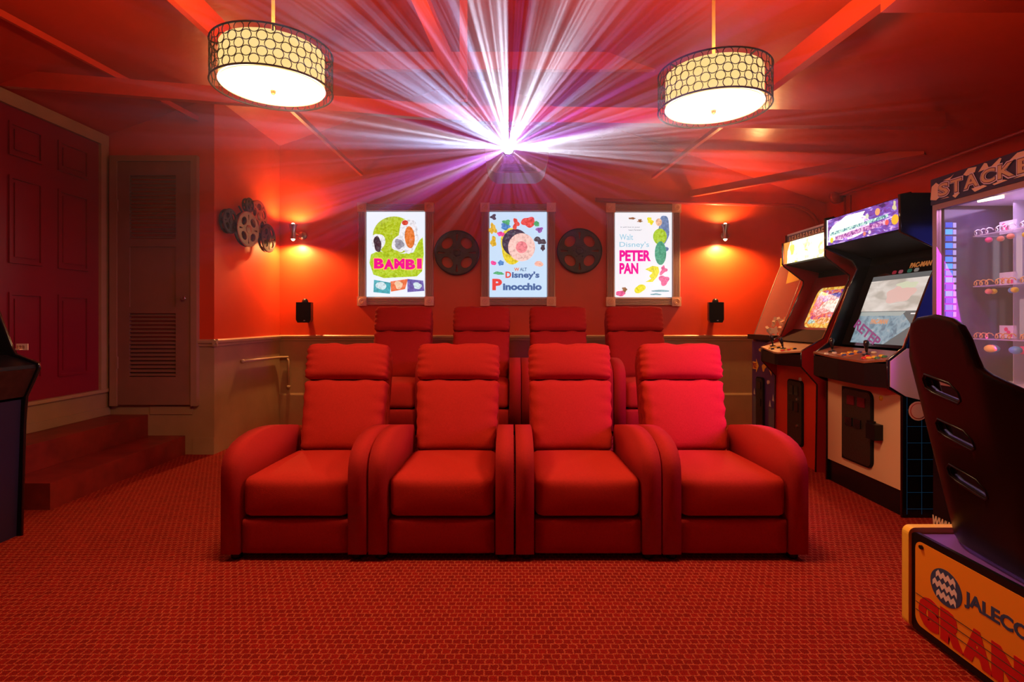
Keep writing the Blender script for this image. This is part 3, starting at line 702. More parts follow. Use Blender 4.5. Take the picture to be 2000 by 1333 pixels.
# ------------------------------------------------------------------ wall reels
def reel_bm(R_, M, thick=.014, n=4, hub=.30):
    holes = []
    for k in range(n):
        a = 2*PI*(k+.5)/n
        holes.append(ell(.60*R_*math.cos(a), .60*R_*math.sin(a), .285*R_, .225*R_, 20, a+PI/2))
    for k in range(n):
        a = 2*PI*k/n; c, s = math.cos(a), math.sin(a)
        pts = [(.52*R_, -.02*R_), (.82*R_, -.065*R_), (.86*R_, -.03*R_), (.86*R_, .03*R_), (.82*R_, .065*R_), (.52*R_, .02*R_)]
        holes.append([(p*c-q*s, p*s+q*c) for p, q in pts])
    for k in range(6):
        a = 2*PI*k/6+.3; holes.append(ell(.17*R_*math.cos(a), .17*R_*math.sin(a), .022*R_, .022*R_, 8))
    bm = plate(ell(0, 0, R_, R_, 56), holes, thick, .002)
    bmesh.ops.transform(bm, matrix=M, verts=bm.verts[:])
    return bm
for x, z, lb in ((-.594, 1.862, 'dark metal film reel between the left and middle posters'), (.728, 1.882, 'dark metal film reel between the middle and right posters')):
    t = thing('film_reel', lb, 'film reel', (x, YB, z), 0, 'pair of film reels on the back wall')
    M = T(x, YB-.045, z) @ MY
    make('reel_disc', reel_bm(.243, M), M_REEL, t)
    bm = B(); tube(bm, [M @ Vector((.236*math.cos(2*PI*k/56), .236*math.sin(2*PI*k/56), .006)) for k in range(56)], .008, 6, closed=True); make('rim', bm, M_REEL, t, smooth=True)
    bm = B(); lathe(bm, [(.04, -.04), (.04, .010), (.030, .014), (.012, .014), (.012, .004), (.0001, .004)], M, 24); make('hub', bm, M_REEL, t, smooth=True)
    for k in range(6):
        a = 2*PI*k/6; bm = B(); lathe(bm, [(.006, .006), (.006, .012), (.003, .014)], M @ T(.065*math.cos(a), .065*math.sin(a), 0), 8); make('rivet', bm, M_REEL, t)
# sculpture of five reels on the alcove side wall
t = thing('film_reel_sculpture', 'bronze wall sculpture of five film reels left of the sconce', 'wall art', (XA, 5.1, 1.98), 0)
MX = Matrix.Rotation(PI/2, 4, 'Y')
def sreel(x, y, z, R_, mt, tilt, n=4, nm='reel'):
    M = T(x, y, z) @ Matrix.Rotation(math.radians(tilt), 4, 'Z') @ MX
    o = make(nm, reel_bm(R_, M, .012, n), mt, t)
    bm = B(); tube(bm, [M @ Vector((R_*math.cos(2*PI*k/40), R_*math.sin(2*PI*k/40), 0)) for k in range(40)], .006, 6, closed=True); make('reel_rim', bm, mt, o, smooth=True)
    M2 = M @ T(0, 0, -.045)
    bm = B(); lathe(bm, [(R_*.25, 0), (R_*.25, .055), (R_*.1, .06)], M2, 16); make('reel_hub', bm, mt, o, smooth=True)
    bm = reel_bm(R_, M @ T(0, 0, -.035), .008, n); make('reel_back', bm, M_REEL, o)
sreel(-2.455, 4.82, 2.00, .105, M_REEL, -5); sreel(-2.395, 5.02, 1.962, .155, M_BRONZE, -8)
sreel(-2.405, 5.46, 1.945, .135, M_REEL, -4); sreel(-2.40, 5.06, 2.19, .062, M_REEL, -6)
sreel(-2.435, 5.32, 2.135, .150, M_BRONZE, -3, 5)
bm = B(); tube(bm, [(-2.50, 4.80, 2.0), (-2.48, 5.02, 1.98), (-2.48, 5.30, 2.09), (-2.48, 5.46, 1.95)], .008, 8); tube(bm, [(-2.5, 5.06, 2.18), (-2.48, 5.2, 2.05)], .008, 8); make('bracket_rod', bm, M_REEL, t, smooth=True)
# ------------------------------------------------------------------ sconces and speakers
M_BULB = emit('lit_bulb', (1.0, .78, .38), 14)
for (x, y, z), lb in zip(SCONCES, ('steel up and down wall sconce above the left speaker', 'steel up and down wall sconce above the right speaker')):
    t = thing('wall_sconce', lb, 'lamp', (x, YB, z), 0, 'pair of wall sconces')
    bm = B(); lathe(bm, [(.030, -.075), (.028, -.06), (.026, 0), (.034, .05), (.043, .080), (.041, .080), (.030, .045), (.023, 0), (.026, -.075)], T(x, y, z), 24, cap=False); make('tube_shade', bm, M_STEEL, t, smooth=True)
    bm = B(); lathe(bm, [(.045, 0), (.045, .012), (.03, .02)], T(x+.05, YB-.0, z-.02) @ MY, 24); make('wall_plate', bm, M_STEEL, t, smooth=True)
    bm = B(); tube(bm, [(x+.05, YB-.01, z-.02), (x+.02, YB-.09, z-.01), (x, y+.02, z)], .009, 8); make('arm', bm, M_STEEL, t, smooth=True)
    for dz, nm in ((-.076, 'lower_bulb'), (.080, 'upper_bulb')):
        bm = B(); bmesh.ops.create_uvsphere(bm, u_segments=12, v_segments=8, radius=.018, matrix=T(x, y, z+dz)); make(nm, bm, M_BULB, t, smooth='all')
for x, lb, rz in ((-2.205, 'small black speaker on the wall under the left sconce', 8), (2.165, 'small black speaker on the wall under the right sconce', -12)):
    t = thing('wall_speaker', lb, 'speaker', (x, YB-.12, 1.11), math.radians(rz), 'pair of small wall speakers')
    bm = B(); prism(bm, [(-.075, .03), (-.06, .0), (.06, .0), (.075, .03), (.075, .215), (-.075, .215)], -.06, .06, lambda p, q, a: (p, a, q)); make('cabinet', bm, M_BLK, t, world=False, bevel=.005)
    bm = B(); prism(bm, [(-.066, .035), (-.055, .01), (.055, .01), (.066, .035), (.066, .207), (-.066, .207)], 0, .006, lambda p, q, a: (p, -.061-a, q)); make('grille', bm, M_BLKM, t, world=False, bevel=.002)
    bm = B(); prism(bm, ell(0, .022, .010, .006, 12), 0, .002, lambda p, q, a: (p+.012, -.068-a, q)); make('badge', bm, M_STEEL, t, world=False)
    bm = B(); lathe(bm, [(.0001, .035), (.018, .032), (.030, .018), (.033, 0), (.033, -.02)], T(0, .02, .222), 16); make('mount_knob', bm, M_BLK, t, world=False, smooth='all')
    bm = B(); box(bm, -.02, .02, .03, .115, .18, .215); make('bracket', bm, M_BLK, t, world=False)
# ------------------------------------------------------------------ pipes
bm = B(); tube(bm, [(XA+.025, 5.12, .755), (XA+.025, 5.88, .738), (XA+.04, 5.94, .737), (XA+.10, 5.972, .736), (-2.46, 5.972, .735), (-2.425, 5.972, .725), (-2.415, 5.972, .70), (-2.413, 5.972, .41)], .013, 10)
lathe(bm, [(.018, 0), (.018, .03)], T(XA+.025, 5.11, .755) @ Matrix.Rotation(-PI/2, 4, 'X'), 10); lathe(bm, [(.018, 0), (.018, .03)], T(-2.413, 5.972, .40), 10)
tag(make('wall_pipe', bm, M_TRIM, None, smooth='all'), 'thin tan pipe bending round the corner low on the left wall', 'pipe')
M_PIPE = mat('red_pipe_paint', (.42, .03, .025), .32, spec=.6)
bm = B(); pts = [(.90, 5.965, 2.435), (1.3, 5.962, 2.415), (2.9, 5.962, 2.375)]
for k in range(8):
    a = PI/2*k/7; pts.append((2.98+.34*math.sin(a), 5.962, 2.375-.30*(1-math.cos(a))))
pts.append((3.33, 5.962, 1.95)); tube(bm, pts, .021, 12)
tag(make('wall_pipe', bm, M_PIPE, None, smooth='all'), 'red pipe along the back wall curving down behind the game cabinets', 'pipe')
bm = B(); tube(bm, [(3.345, 5.70, 2.415), (3.33, 4.6, 2.375), (3.30, 2.0, 2.35), (3.3, -1.5, 2.33)], .016, 10)
lathe(bm, [(.07, -.03), (.07, .03)], T(3.33, 5.66, 2.40) @ MY, 20); tube(bm, [(3.37, 5.60, 2.38), (3.37, 5.60, 1.0)], .010, 8); tube(bm, [(3.37, 5.50, 2.38), (3.37, 5.50, 1.0)], .007, 8)
tag(make('wall_pipe', bm, M_PIPE, None, smooth='all'), 'long red pipe with round fitting running high along the right wall', 'pipe')
# ================================================================== GAME CABINETS
PR = lambda p, q, a: (p, a, q)       # profile (X,z) extruded along Y
def FX_(x, y, z): return frame((x, y, z), (0,-1,0), (0,0,1))      # prints facing -X, reading towards the viewer
M_SIDEB = mat('black_laminate', (0.005, 0.005, 0.008), 0.25, spec=.35)
M_REDLAM = mat('red_laminate', (0.62, 0.035, 0.012), 0.35)
M_DREDLAM = mat('dark_red_laminate', (0.30, 0.010, 0.014), 0.35)
M_CREAM = mat('cream_laminate', (0.66, 0.42, 0.26), 0.30, spec=.6)
M_PINKW = mat('pale_pink_side', (0.62, 0.42, 0.45), 0.4)
M_WOODT = mat('tan_control_top', (0.55, 0.30, 0.15), 0.35, vary=.1)
M_BROWNT = mat('brown_control_top', (0.28, 0.09, 0.045), 0.30, vary=.15, vscale=20)
M_YEL = mat('yellow_plastic', (0.85, 0.50, 0.03), 0.25, coat=.3)
M_REDP = mat('red_plastic', (0.65, 0.02, 0.02), 0.25, coat=.3)
M_GRNP = mat('green_plastic', (0.05, 0.20, 0.06), 0.3)
M_BLUP = mat('blue_plastic', (0.04, 0.05, 0.25), 0.3)
M_IVO = mat('ivory_plastic', (0.75, 0.60, 0.48), 0.3)
def plain(name, col, rough=.5, **k): return mat(name, col, rough, **k)
def mk(nm, mt, parent, fn, **kw):
    bm = B(); fn(bm); return make(nm, bm, mt, parent, **kw)
def tmould(prof, ya, yb, parent, mt, r=.0085):
    for y in (ya, yb):
        mk('edge_trim', mt, parent, lambda b: tube(b, [(p, y, q) for p, q in prof], r, 6, cap=True), smooth='all')
def joystick(parent, x, y, z, lean=(0,0), ball=False):
    bm = B(); tube(bm, [(x, y, z-.005), (x+lean[0]*.3, y+lean[1]*.3, z+.022)], .006, 8)
    lathe(bm, [(.028, 0), (.026, .004), (.012, .006)], T(x, y, z), 14)
    tube(bm, [(x+lean[0]*.25, y+lean[1]*.25, z+.02), (x+lean[0]*.5, y+lean[1]*.5, z+.045), (x+lean[0]*.8, y+lean[1]*.8, z+.070), (x+lean[0], y+lean[1], z+.084), (x+lean[0]*1.05, y+lean[1]*1.05, z+.090)], [.008, .011, .017, .016, .008], 12)
    return make('joystick', bm, M_BLKG, parent, smooth='all')
def button(parent, x, y, z, mt, r=.0135):
    return mk('button', mt, parent, lambda b: lathe(b, [(r+.003, -.002), (r+.003, .004), (r, .005), (r*.9, .010), (.0001, .011)], T(x, y, z), 14, cap=False), smooth='all')
# ------------------------------------------------------------------ cabinet A: white fronted
ya, yb = 3.18, 3.96
t = thing('arcade_cabinet', 'tall arcade cabinet with cream front, purple lit marquee and lit screen', 'arcade game', (2.65, (ya+yb)/2, 0), 0, 'upright arcade cabinets along the right wall')
side = [(2.25, 0), (2.25, .70), (2.17, .745), (2.165, .905), (2.26, .975), (2.41, 1.37), (2.47, 1.50), (2.43, 1.565), (2.24, 1.65), (2.235, 1.862), (2.30, 1.872), (3.10, 1.872), (3.10, 0)]
for y0, y1 in ((ya, ya+.018), (yb-.018, yb)):
    mk('side_panel', M_SIDEB, t, lambda b: prism(b, side, y0, y1, PR))
tmould(side[:-2], ya+.009, yb-.009, t, M_BLKG)
# blue grid print on the near side
mgrid = emit('blue_grid_print', (.02, .10, .22), .14)
bm = B()
for k in range(9): box(bm, 2.27+k*.085, 2.2725+k*.085, ya-.0012, ya-.0002, .02, 1.0)
for k in range(10): box(bm, 2.27, 3.05, ya-.0012, ya-.0002, .05+k*.095, .0525+k*.095)
o = make('grid_print', bm, mgrid, t); o['kind'] = 'stuff'
mlog = plain('logo_white', (.8, .42, .36), .4)
FN = frame((2.27, ya, 0), (1,0,0), (0,0,1))
bm = B(); poly(bm, ell(.065, .615, .055, .055, 32), FN, .0005, .0015); o = make('round_logo', bm, mlog, t)
bm = B(); poly(bm, ell(.065, .615, .046, .046, 32), FN, .0016, .0022); poly(bm, ell(.065, .615, .041, .041, 32), FN, .0022, .003); make('logo_ring', bm, plain('logo_red', (.5,.02,.02), .4), o)
bm = B(); poly(bm, ell(.065, .615, .042, .042, 32), FN, .003, .0034); make('logo_centre', bm, mlog, o)
mk('kick_plate', M_SIDEB, t, lambda b: box(b, 2.262, 2.30, ya+.018, yb-.018, 0, .148))
mk('front_panel', M_CREAM, t, lambda b: box(b, 2.252, 2.30, ya+.018, yb-.018, .150, .74))
mk('back_panel', M_SIDEB, t, lambda b: box(b, 3.06, 3.09, ya+.018, yb-.018, 0, 1.86))
mk('top_panel', M_SIDEB, t, lambda b: box(b, 2.30, 3.08, ya+.018, yb-.018, 1.845, 1.868))
# coin door
def coin_door(parent, x, y0, y1, z0, z1, far_round=True, sq=False):
    F = FX_(x, y1, z0); w_, h_ = y1-y0, z1-z0
    pts = rrect(0, 0, w_, h_, .035, 5)
    if sq: pts = [(0, 0)] + [p for p in rrect(0, 0, w_, h_, .05, 5) if p[0] > w_*.5] + [(0, h_)]
    if sq: pts = rrect(0, 0, w_, h_, .05, 5)[:6] + [(0, h_), (0, 0)] + rrect(0, 0, w_, h_, .05, 5)[18:]
    bm = B(); poly(bm, pts, F, 0, .012); o = make('coin_door', bm, M_BLKM, parent, bevel=.003)
    bm = B(); poly(bm, rrect(.012, .012, w_-.012, h_-.012, .03, 4), F, .012, .016); make('door_plate', bm, mat('textured_black', (.02,.017,.013), .35, spec=.6, bump=(160, .6, .004)), o, bevel=.001)
    return o, F, w_, h_
o, F, w_, h_ = coin_door(t, 2.252, 3.44, 3.756, .205, .69, sq=True)
for q0 in (.10, .21):
    mk('coin_slot', plain('dim_red_window', (.12, .01, .02), .2), o, lambda b: poly(b, rect(q0-.03, .375, q0+.045, .435), F, .016, .021), bevel=.002)
for q0 in (.09, .18):
    mk('coin_return', M_BLKG, o, lambda b: poly(b, rect(q0-.035, .235, q0+.035, .29), F, .016, .024), bevel=.004)
bm = B(); box(bm, 2.200, 2.252, 3.355, 3.44, .405, .50); make('lock_box', bm, M_BLK, t, bevel=.003)
bm = B(); box(bm, 2.232, 2.25, 3.42, 3.48, .435, .51); make('lock_hasp', bm, M_BLK, t, bevel=.002)
bm = B(); lathe(bm, [(.016, 0), (.015, .006), (.0001, .009)], T(2.252, 3.372, .662) @ Matrix.Rotation(-PI/2, 4, 'Y'), 16, cap=False); make('start_button', bm, M_YEL, t, smooth='all')
# control panel
top = [(2.155, yb-.002), (2.115, 3.60), (2.098, 3.30), (2.165, ya+.002), (2.30, ya+.002), (2.30, yb-.002)]
def ctop(b, lift=.0, th=.012, top=top):
    A = [b.verts.new((x, y, .893+(x-2.10)*.30+lift)) for x, y in top]; Bb = [b.verts.new((x, y, .893+(x-2.10)*.30+lift-th)) for x, y in top]
    b.faces.new(A); b.faces.new(Bb[::-1]); n = len(top)
    for i in range(n): b.faces.new((A[i], A[(i+1)%n], Bb[(i+1)%n], Bb[i]))
mk('control_panel', M_BROWNT, t, lambda b: ctop(b, .0), bevel=.003)
mk('control_box', M_BLK, t, lambda b: prism(b, [(x+.004, y) for x, y in top], .745, .885, lambda p, q, a: (p, q, a)), bevel=.006)
mk('control_box_side', M_PINKW, t, lambda b: prism(b, [(2.172, .755), (2.172, .900), (2.27, .975), (2.34, .975), (2.34, .68), (2.26, .70)], ya-.006, ya-.001, PR))
CZ = lambda x: .893+(x-2.10)*.30
joystick(t, 2.20, 3.43, CZ(2.20), (.01, .02)); joystick(t, 2.20, 3.80, CZ(2.20), (.01, .02))
for k, (x, y, mt) in enumerate([(2.15, 3.33, M_YEL), (2.17, 3.31, M_YEL), (2.20, 3.29, M_YEL), (2.14, 3.36, M_REDP), (2.17, 3.37, M_REDP), (2.16, 3.27, M_GRNP), (2.19, 3.25, M_GRNP),
                                (2.17, 3.62, M_YEL), (2.20, 3.60, M_YEL), (2.23, 3.58, M_YEL), (2.15, 3.58, M_BLUP), (2.18, 3.55, M_BLUP), (2.22, 3.53, M_BLUP), (2.24, 3.47, M_IVO), (2.24, 3.42, M_IVO), (2.14, 3.76, M_IVO), (2.17, 3.72, M_IVO)]):
    button(t, x, y, CZ(x), mt)
mk('panel_graphic', plain('panel_orange', (.65, .20, .05), .4), t, lambda b: prism(b, [(2.135, 3.55), (2.15, 3.52), (2.25, 3.50), (2.26, 3.53), (2.20, 3.66), (2.15, 3.66)], 0, .0008, lambda p, q, a: (p, q, CZ(p)+a)))
# monitor and bezel: plane from (2.35,.97) to (2.51,1.415) and on up
bx = Vector((.16, 0, .445)).normalized()
FB = frame((2.35, yb-.02, .965), (0,-1,0), bx)
wB = yb-ya-.04
mk('bezel', M_BLKG, t, lambda b: poly(b, rect(0, 0, wB, .62), FB, -.01, 0))
mscr_w = emit_mix('lit_screen_pale', [(.35, (.46, .42, .36)), (.5, (.62, .56, .50)), (.65, (.74, .68, .62))], 9, .95, (1, .6, 2)); mrefl_b = emit_mix('poster_reflection_blue', [(.34, (.09, .18, .24)), (.48, (.20, .34, .41)), (.60, (.26, .38, .44)), (.72, (.42, .48, .46))], 24, .9); mscr_g = emit('lit_screen_grey', (.14, .15, .15), .8)
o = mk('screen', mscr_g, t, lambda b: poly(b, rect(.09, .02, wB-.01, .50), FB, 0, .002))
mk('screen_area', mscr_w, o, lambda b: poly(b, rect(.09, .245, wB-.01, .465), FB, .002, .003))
mk('screen_area', mrefl_b, o, lambda b: poly(b, [(.09, .02), (.43, .02), (.62, .15), (.50, .235), (.10, .235)], FB, .002, .003))  # poster reflection in the glass, painted as a glowing blue area
mk('screen_stripe', emit('lit_screen_stripe', (.36, .42, .40), .9), o, lambda b: poly(b, [(.10, .212), (.50, .212), (.53, .24), (.10, .24)], FB, .003, .0035))
mk('screen_haze', emit('lit_screen_pink', (.72, .50, .45), .9), o, lambda b: poly(b, blob(.42, .36, .13, .06, 71, amp=.3), FB, .003, .0033))
mk('screen_haze', emit('lit_screen_mint', (.62, .68, .50), .9), o, lambda b: poly(b, blob(.46, .42, .08, .025, 72, amp=.4), FB, .0033, .0036))
mk('screen_and_reflection_lettering', emit('lit_letter_orange', (.60, .28, .14), .9), o, lambda b: words(b, 'PAC-MAN', .235, .155, .40, .19, FB, .003, .004, .05))
mk('screen_and_reflection_lettering', emit('reflected_letter_plum', (.24, .05, .16), .9), o, lambda b: words(b, 'RETEP', -.17, -.032, .17, .032, lambda u_, v_, a: FB(.235 + u_*math.cos(-.42) + v_*math.sin(-.42)*-1, .092 + u_*math.sin(-.42) + v_*math.cos(-.42), a), .003, .004, .03))  # mirrored poster title: a reflection painted as glowing letters
mk('screen_mark', emit('lit_mark_white', (.9, .9, .9), 1), o, lambda b: poly(b, rect(.58, .222, .66, .229), FB, .003, .004))
mk('bezel_lettering', emit('bezel_orange', (.60, .20, .05), .5), t, lambda b: words(b, 'PAC-MAN', .42, .535, .60, .57, FB, .001, .002, .05))
for u0, c in ((.27, (.35,.02,.04)), (.33, (.40,.10,.14)), (.41, (.03,.15,.10)), (.47, (.30,.28,.26))):
    mk('bezel_dot', emit('bezel_dot', c, .5), t, lambda b: poly(b, rrect(u0, .505, u0+.04, .53, .011), FB, .001, .002))
for u0, v0, c, s0 in ((.64, .04, (.40,.06,.10), .035), (.70, .01, (.65,.25,.10), .03), (.68, .15, (.60,.35,.12), .03), (.66, .54, (.22,.22,.35), .04)):
    mk('bezel_graphic', emit('bezel_graphic', c, .5), t, lambda b: poly(b, blob(u0, v0+.02, s0, s0*.8, int(u0*100), amp=.3), FB, .0025, .0035))
mk('hood', M_BLKM, t, lambda b: prism(b, [(2.255, 1.655), (2.255, 1.665), (2.60, 1.60), (2.57, 1.52), (2.55, 1.525), (2.57, 1.575)], ya+.018, yb-.018, PR))
# marquee
FM = FX_(2.245, yb-.022, 1.668); wM, hM = yb-ya-.044, .18
mk('marquee', emit_mix('marquee_purple', [(.30, (.03, .01, .10)), (.44, (.20, .05, .38)), (.54, (.12, .08, .50)), (.62, (.60, .30, .80)), (.70, (.9, .75, 1.))], 16, 1.1, (1, 1.0, 3.0), 5), t, lambda b: poly(b, rect(0, 0, wM, hM), FM, -.01, 0))
mk('marquee_glow_patch', emit_mix('marquee_lilac', [(.34, (.30, .10, .62)), (.46, (.75, .50, .95)), (.56, (1., .92, .95)), (.68, (.9, .6, .7))], 26, 1.5, (1, 1.0, 2.0), 4), t, lambda b: poly(b, blob(.25, .085, .22, .075, 81, amp=.15), FM, 0, .0008))
mk('marquee_hot_patch', emit('marquee_white', (1, .97, .92), 2.2), t, lambda b: poly(b, [(.02, .02), (.16, .03), (.36, .10), (.42, .165), (.22, .17), (.10, .13), (.03, .10)], FM, .0008, .0014))
mk('marquee_band', emit_mix('marquee_mint', [(.38, (.05, .20, .30)), (.5, (.45, .85, .75)), (.62, (.9, 1., .9))], 60, 1.0), t, lambda b: poly(b, [(.03, .06), (.64, .085), (.64, .105), (.03, .085)], FM, .0014, .002))
mk('marquee_band', emit_mix('marquee_magenta', [(.38, (.18, .03, .25)), (.5, (.62, .16, .55)), (.62, (.9, .6, .8))], 60, 1.0), t, lambda b: poly(b, [(.10, .02), (.62, .045), (.62, .075), (.10, .05)], FM, .0014, .002))
for u0, v0, c, s0 in ((.545, .135, (1.,.42,.18), .022), (.445, .125, (.75,.80,.6), .016), (.70, .06, (.95,.50,.03), .030), (.63, .055, (.9,.12,.10), .016), (.06, .03, (.85,.75,.05), .020), (.42, .02, (.8,.25,.2), .014), (.47, .022, (.9,.75,.8), .012)):
    mk('marquee_dot', emit('marquee_dot', c, 1.0), t, lambda b: poly(b, ell(u0, v0, s0, s0, 16), FM, .0022, .003))
mk('marquee_mark', emit('marquee_cream', (.75,.72,.40), .9), t, lambda b: poly(b, blob(.695, .14, .014, .028, 83, amp=.6), FM, .0022, .003))
mk('marquee_edge', emit('marquee_edge_white', (.95,.92,.80), 1.2), t, lambda b: poly(b, rect(.0, .0, .012, hM), FM, .0022, .003))
light('marquee_light', 'AREA', (2.20, 3.75, 1.76), 3.0, (.85, .70, 1.0), aim=(0, 3.9, 1.5), shape='RECTANGLE', size=.6, size_y=.16)
# ------------------------------------------------------------------ cabinet B: red
ya, yb = 4.13, 4.80
t = thing('arcade_cabinet', 'bright red arcade cabinet with yellow lit marquee and tan control top', 'arcade game', (2.7, (ya+yb)/2, 0), 0, 'upright arcade cabinets along the right wall')
side = [(2.275, 0), (2.285, .655), (2.165, .79), (2.165, .902), (2.27, .965), (2.33, 1.0), (2.52, 1.43), (2.525, 1.475), (2.36, 1.60), (2.345, 1.62), (2.345, 1.80), (2.375, 1.805), (2.375, 1.868), (3.1, 1.875), (3.1, 0)]
for y0, y1 in ((ya, ya+.018), (yb-.018, yb)):
    mk('side_panel', M_DREDLAM, t, lambda b: prism(b, side, y0, y1, PR))
tmould(side[:-2], ya+.009, yb-.009, t, M_BLKG)
mk('front_panel', M_REDLAM, t, lambda b: box(b, 2.290, 2.33, ya+.018, yb-.018, 0, .80))
mk('back_panel', M_BLKM, t, lambda b: box(b, 3.06, 3.09, ya+.018, yb-.018, 0, 1.86))
mk('top_panel', M_IVO, t, lambda b: box(b, 2.38, 3.08, ya+.018, yb-.018, 1.86, 1.876))
o, F, w_, h_ = coin_door(t, 2.289, 4.335, 4.575, .135, .655)
for u0, v0 in ((.05, .40), (.13, .40), (.05, .27), (.13, .27)):
    mk('coin_slot', M_BLKG, o, lambda b: poly(b, rect(u0, v0, u0+.055, v0+.075), F, .016, .022), bevel=.004)
mk('door_lock', M_STEEL, o, lambda b: poly(b, ell(.17, .16, .010, .010, 12), F, .016, .024)); mk('door_lock', M_STEEL, o, lambda b: poly(b, ell(.17, .37, .010, .010, 12), F, .016, .024))
bm = B(); lathe(bm, [(.018, 0), (.016, .008), (.0001, .011)], T(2.29, 4.39, .665) @ Matrix.Rotation(-PI/2, 4, 'Y'), 16, cap=False); make('start_button', bm, M_IVO, t, smooth='all')
top = [(2.160, yb-.002), (2.085, 4.40), (2.085, 4.34), (2.160, ya+.002), (2.33, ya+.002), (2.33, yb-.002)]
CZ = lambda x: .885+(x-2.085)*.30
def ctop2(b):
    A = [b.verts.new((x, y, CZ(x))) for x, y in top]; Bb = [b.verts.new((x, y, CZ(x)-.012)) for x, y in top]
    b.faces.new(A); b.faces.new(Bb[::-1]); n = len(top)
    for i in range(n): b.faces.new((A[i], A[(i+1)%n], Bb[(i+1)%n], Bb[i]))
mk('control_panel', M_WOODT, t, ctop2, bevel=.003)
mk('control_box', M_BLK, t, lambda b: prism(b, [(x+.004, y) for x, y in top], .785, .878, lambda p, q, a: (p, q, a)), bevel=.006)
joystick(t, 2.17, 4.42, CZ(2.17), (-.012, .03)); joystick(t, 2.20, 4.66, CZ(2.20), (-.005, .02))
for x, y, mt in [(2.13, 4.36, M_YEL), (2.15, 4.33, M_YEL), (2.18, 4.31, M_YEL), (2.12, 4.33, M_REDP), (2.15, 4.29, M_REDP), (2.18, 4.26, M_BLK), (2.14, 4.58, M_YEL), (2.17, 4.56, M_YEL), (2.20, 4.54, M_YEL), (2.13, 4.52, M_BLK), (2.17, 4.50, M_BLK)]:
    button(t, x, y, CZ(x), mt, .012)
FB = frame((2.40, yb-.02, .985), (0,-1,0), Vector((.19, 0, .43)).normalized()); wB = yb-ya-.04
mk('bezel', mat('dark_red_bezel', (.22,.012,.010), .3), t, lambda b: poly(b, rect(0, 0, wB, .56), FB, -.01, 0))
mk('bezel_sill', mat('brown_sill', (.05,.008,.006), .8, spec=.1), t, lambda b: prism(b, [(2.30, .965), (2.43, .975), (2.46, 1.06), (2.44, 1.065)], ya+.02, yb-.02, PR))
o = mk('screen', emit_mix('crt_yellow', [(.36, (.60, .18, .02)), (.48, (.85, .45, .04)), (.60, (.95, .70, .15)), (.70, (.3, .5, .4))], 35, .9), t, lambda b: poly(b, rrect(.14, .10, wB-.03, .455, .06, 5), FB, 0, .004))
mk('screen_area', emit_mix('crt_red', [(.34, (.10, .03, .30)), (.44, (.70, .05, .10)), (.52, (.85, .30, .10)), (.60, (.35, .08, .50)), (.70, (1., .7, .6))], 22, .9), o, lambda b: poly(b, rrect(.17, .17, wB-.05, .43, .07, 5), FB, .004, .005))
for u0, v0, rx, ry, c, sd in ((.30, .36, .10, .035, (.20,.10,.65), 91), (.45, .37, .10, .03, (.06,.08,.45), 92), (.38, .28, .12, .05, (1.,.75,.72), 93), (.30, .24, .10, .03, (.9,.35,.35), 94), (.42, .16, .13, .03, (.85,.35,.05), 95), (.24, .15, .05, .02, (.2,.65,.55), 96), (.50, .29, .07, .05, (1.,.85,.8), 97), (.55, .20, .04, .03, (.6,.05,.4), 98), (.24, .32, .04, .04, (.8,.15,.35), 99)):
    mk('screen_shape', emit_mix('crt_shape', [(.36, tuple(q*.4 for q in c)), (.5, c), (.64, tuple(q*.5+.5 for q in c))], 45, .95), o, lambda b: poly(b, blob(u0, v0, rx, ry, sd, amp=.35), FB, .005, .006+.0001*(sd-90)))
mk('hood', M_BLKM, t, lambda b: prism(b, [(2.37, 1.61), (2.38, 1.625), (2.68, 1.56), (2.66, 1.48), (2.645, 1.485), (2.655, 1.545)], ya+.018, yb-.018, PR))
FM = FX_(2.352, yb-.02, 1.622); wM = yb-ya-.04
mk('marquee', emit_mix('marquee_yellow_white', [(.30, (.75, .40, .04)), (.40, (1., .80, .28)), (.52, (1., .95, .70)), (.70, (1., .98, .9))], 14, 2.0), t, lambda b: poly(b, rect(.03, 0, wM, .178), FM, -.01, 0))
mk('marquee_edge', emit('marquee_orange', (.85, .35, .05), 1.0), t, lambda b: poly(b, [(.0, 0), (.05, 0), (.06, .10), (.11, .178), (.0, .178)], FM, -.01, .001))
for u0, v0, rx, ry, c, sd in ((.14, .11, .03, .05, (1.,.85,.15), 1), (.30, .06, .10, .03, (1.,1.,.85), 2), (.50, .12, .06, .03, (1.,.95,.8), 3), (.58, .04, .04, .02, (.85,.75,.35), 4), (.40, .12, .02, .02, (.75,.80,.5), 5)):
    mk('marquee_shape', emit('marquee_shape', c, 1.3), t, lambda b: poly(b, blob(u0, v0, rx, ry, sd, amp=.4), FM, .001, .002))
mk('title_strip', mat('dark_title_strip', (.10,.015,.02), .4), t, lambda b: box(b, 2.378, 2.40, ya+.018, yb-.018, 1.80, 1.86))
FM2 = FX_(2.378, yb-.04, 1.805)
r_ = random.Random(5)
for k in range(13):
    u0 = .02+k*.045
    mk('title_mark', mat('copper_mark', (.55, .20, .08), .3, metal=.5), t, lambda b: poly(b, [(u0, .010), (u0+.03, .012), (u0+.032, .022), (u0+.014, .022), (u0+.014, .030), (u0+.034, .032), (u0+.03, .044), (u0+.002, .042)] if k % 2 else [(u0, .008), (u0+.012, .008), (u0+.014, .03), (u0+.026, .008), (u0+.036, .010), (u0+.022, .046), (u0+.004, .044)], FM2, 0, .004))
light('marquee_light', 'AREA', (2.30, 4.5, 1.70), 2.5, (1., .78, .45), aim=(0, 4.9, 1.5), shape='RECTANGLE', size=.6, size_y=.16)
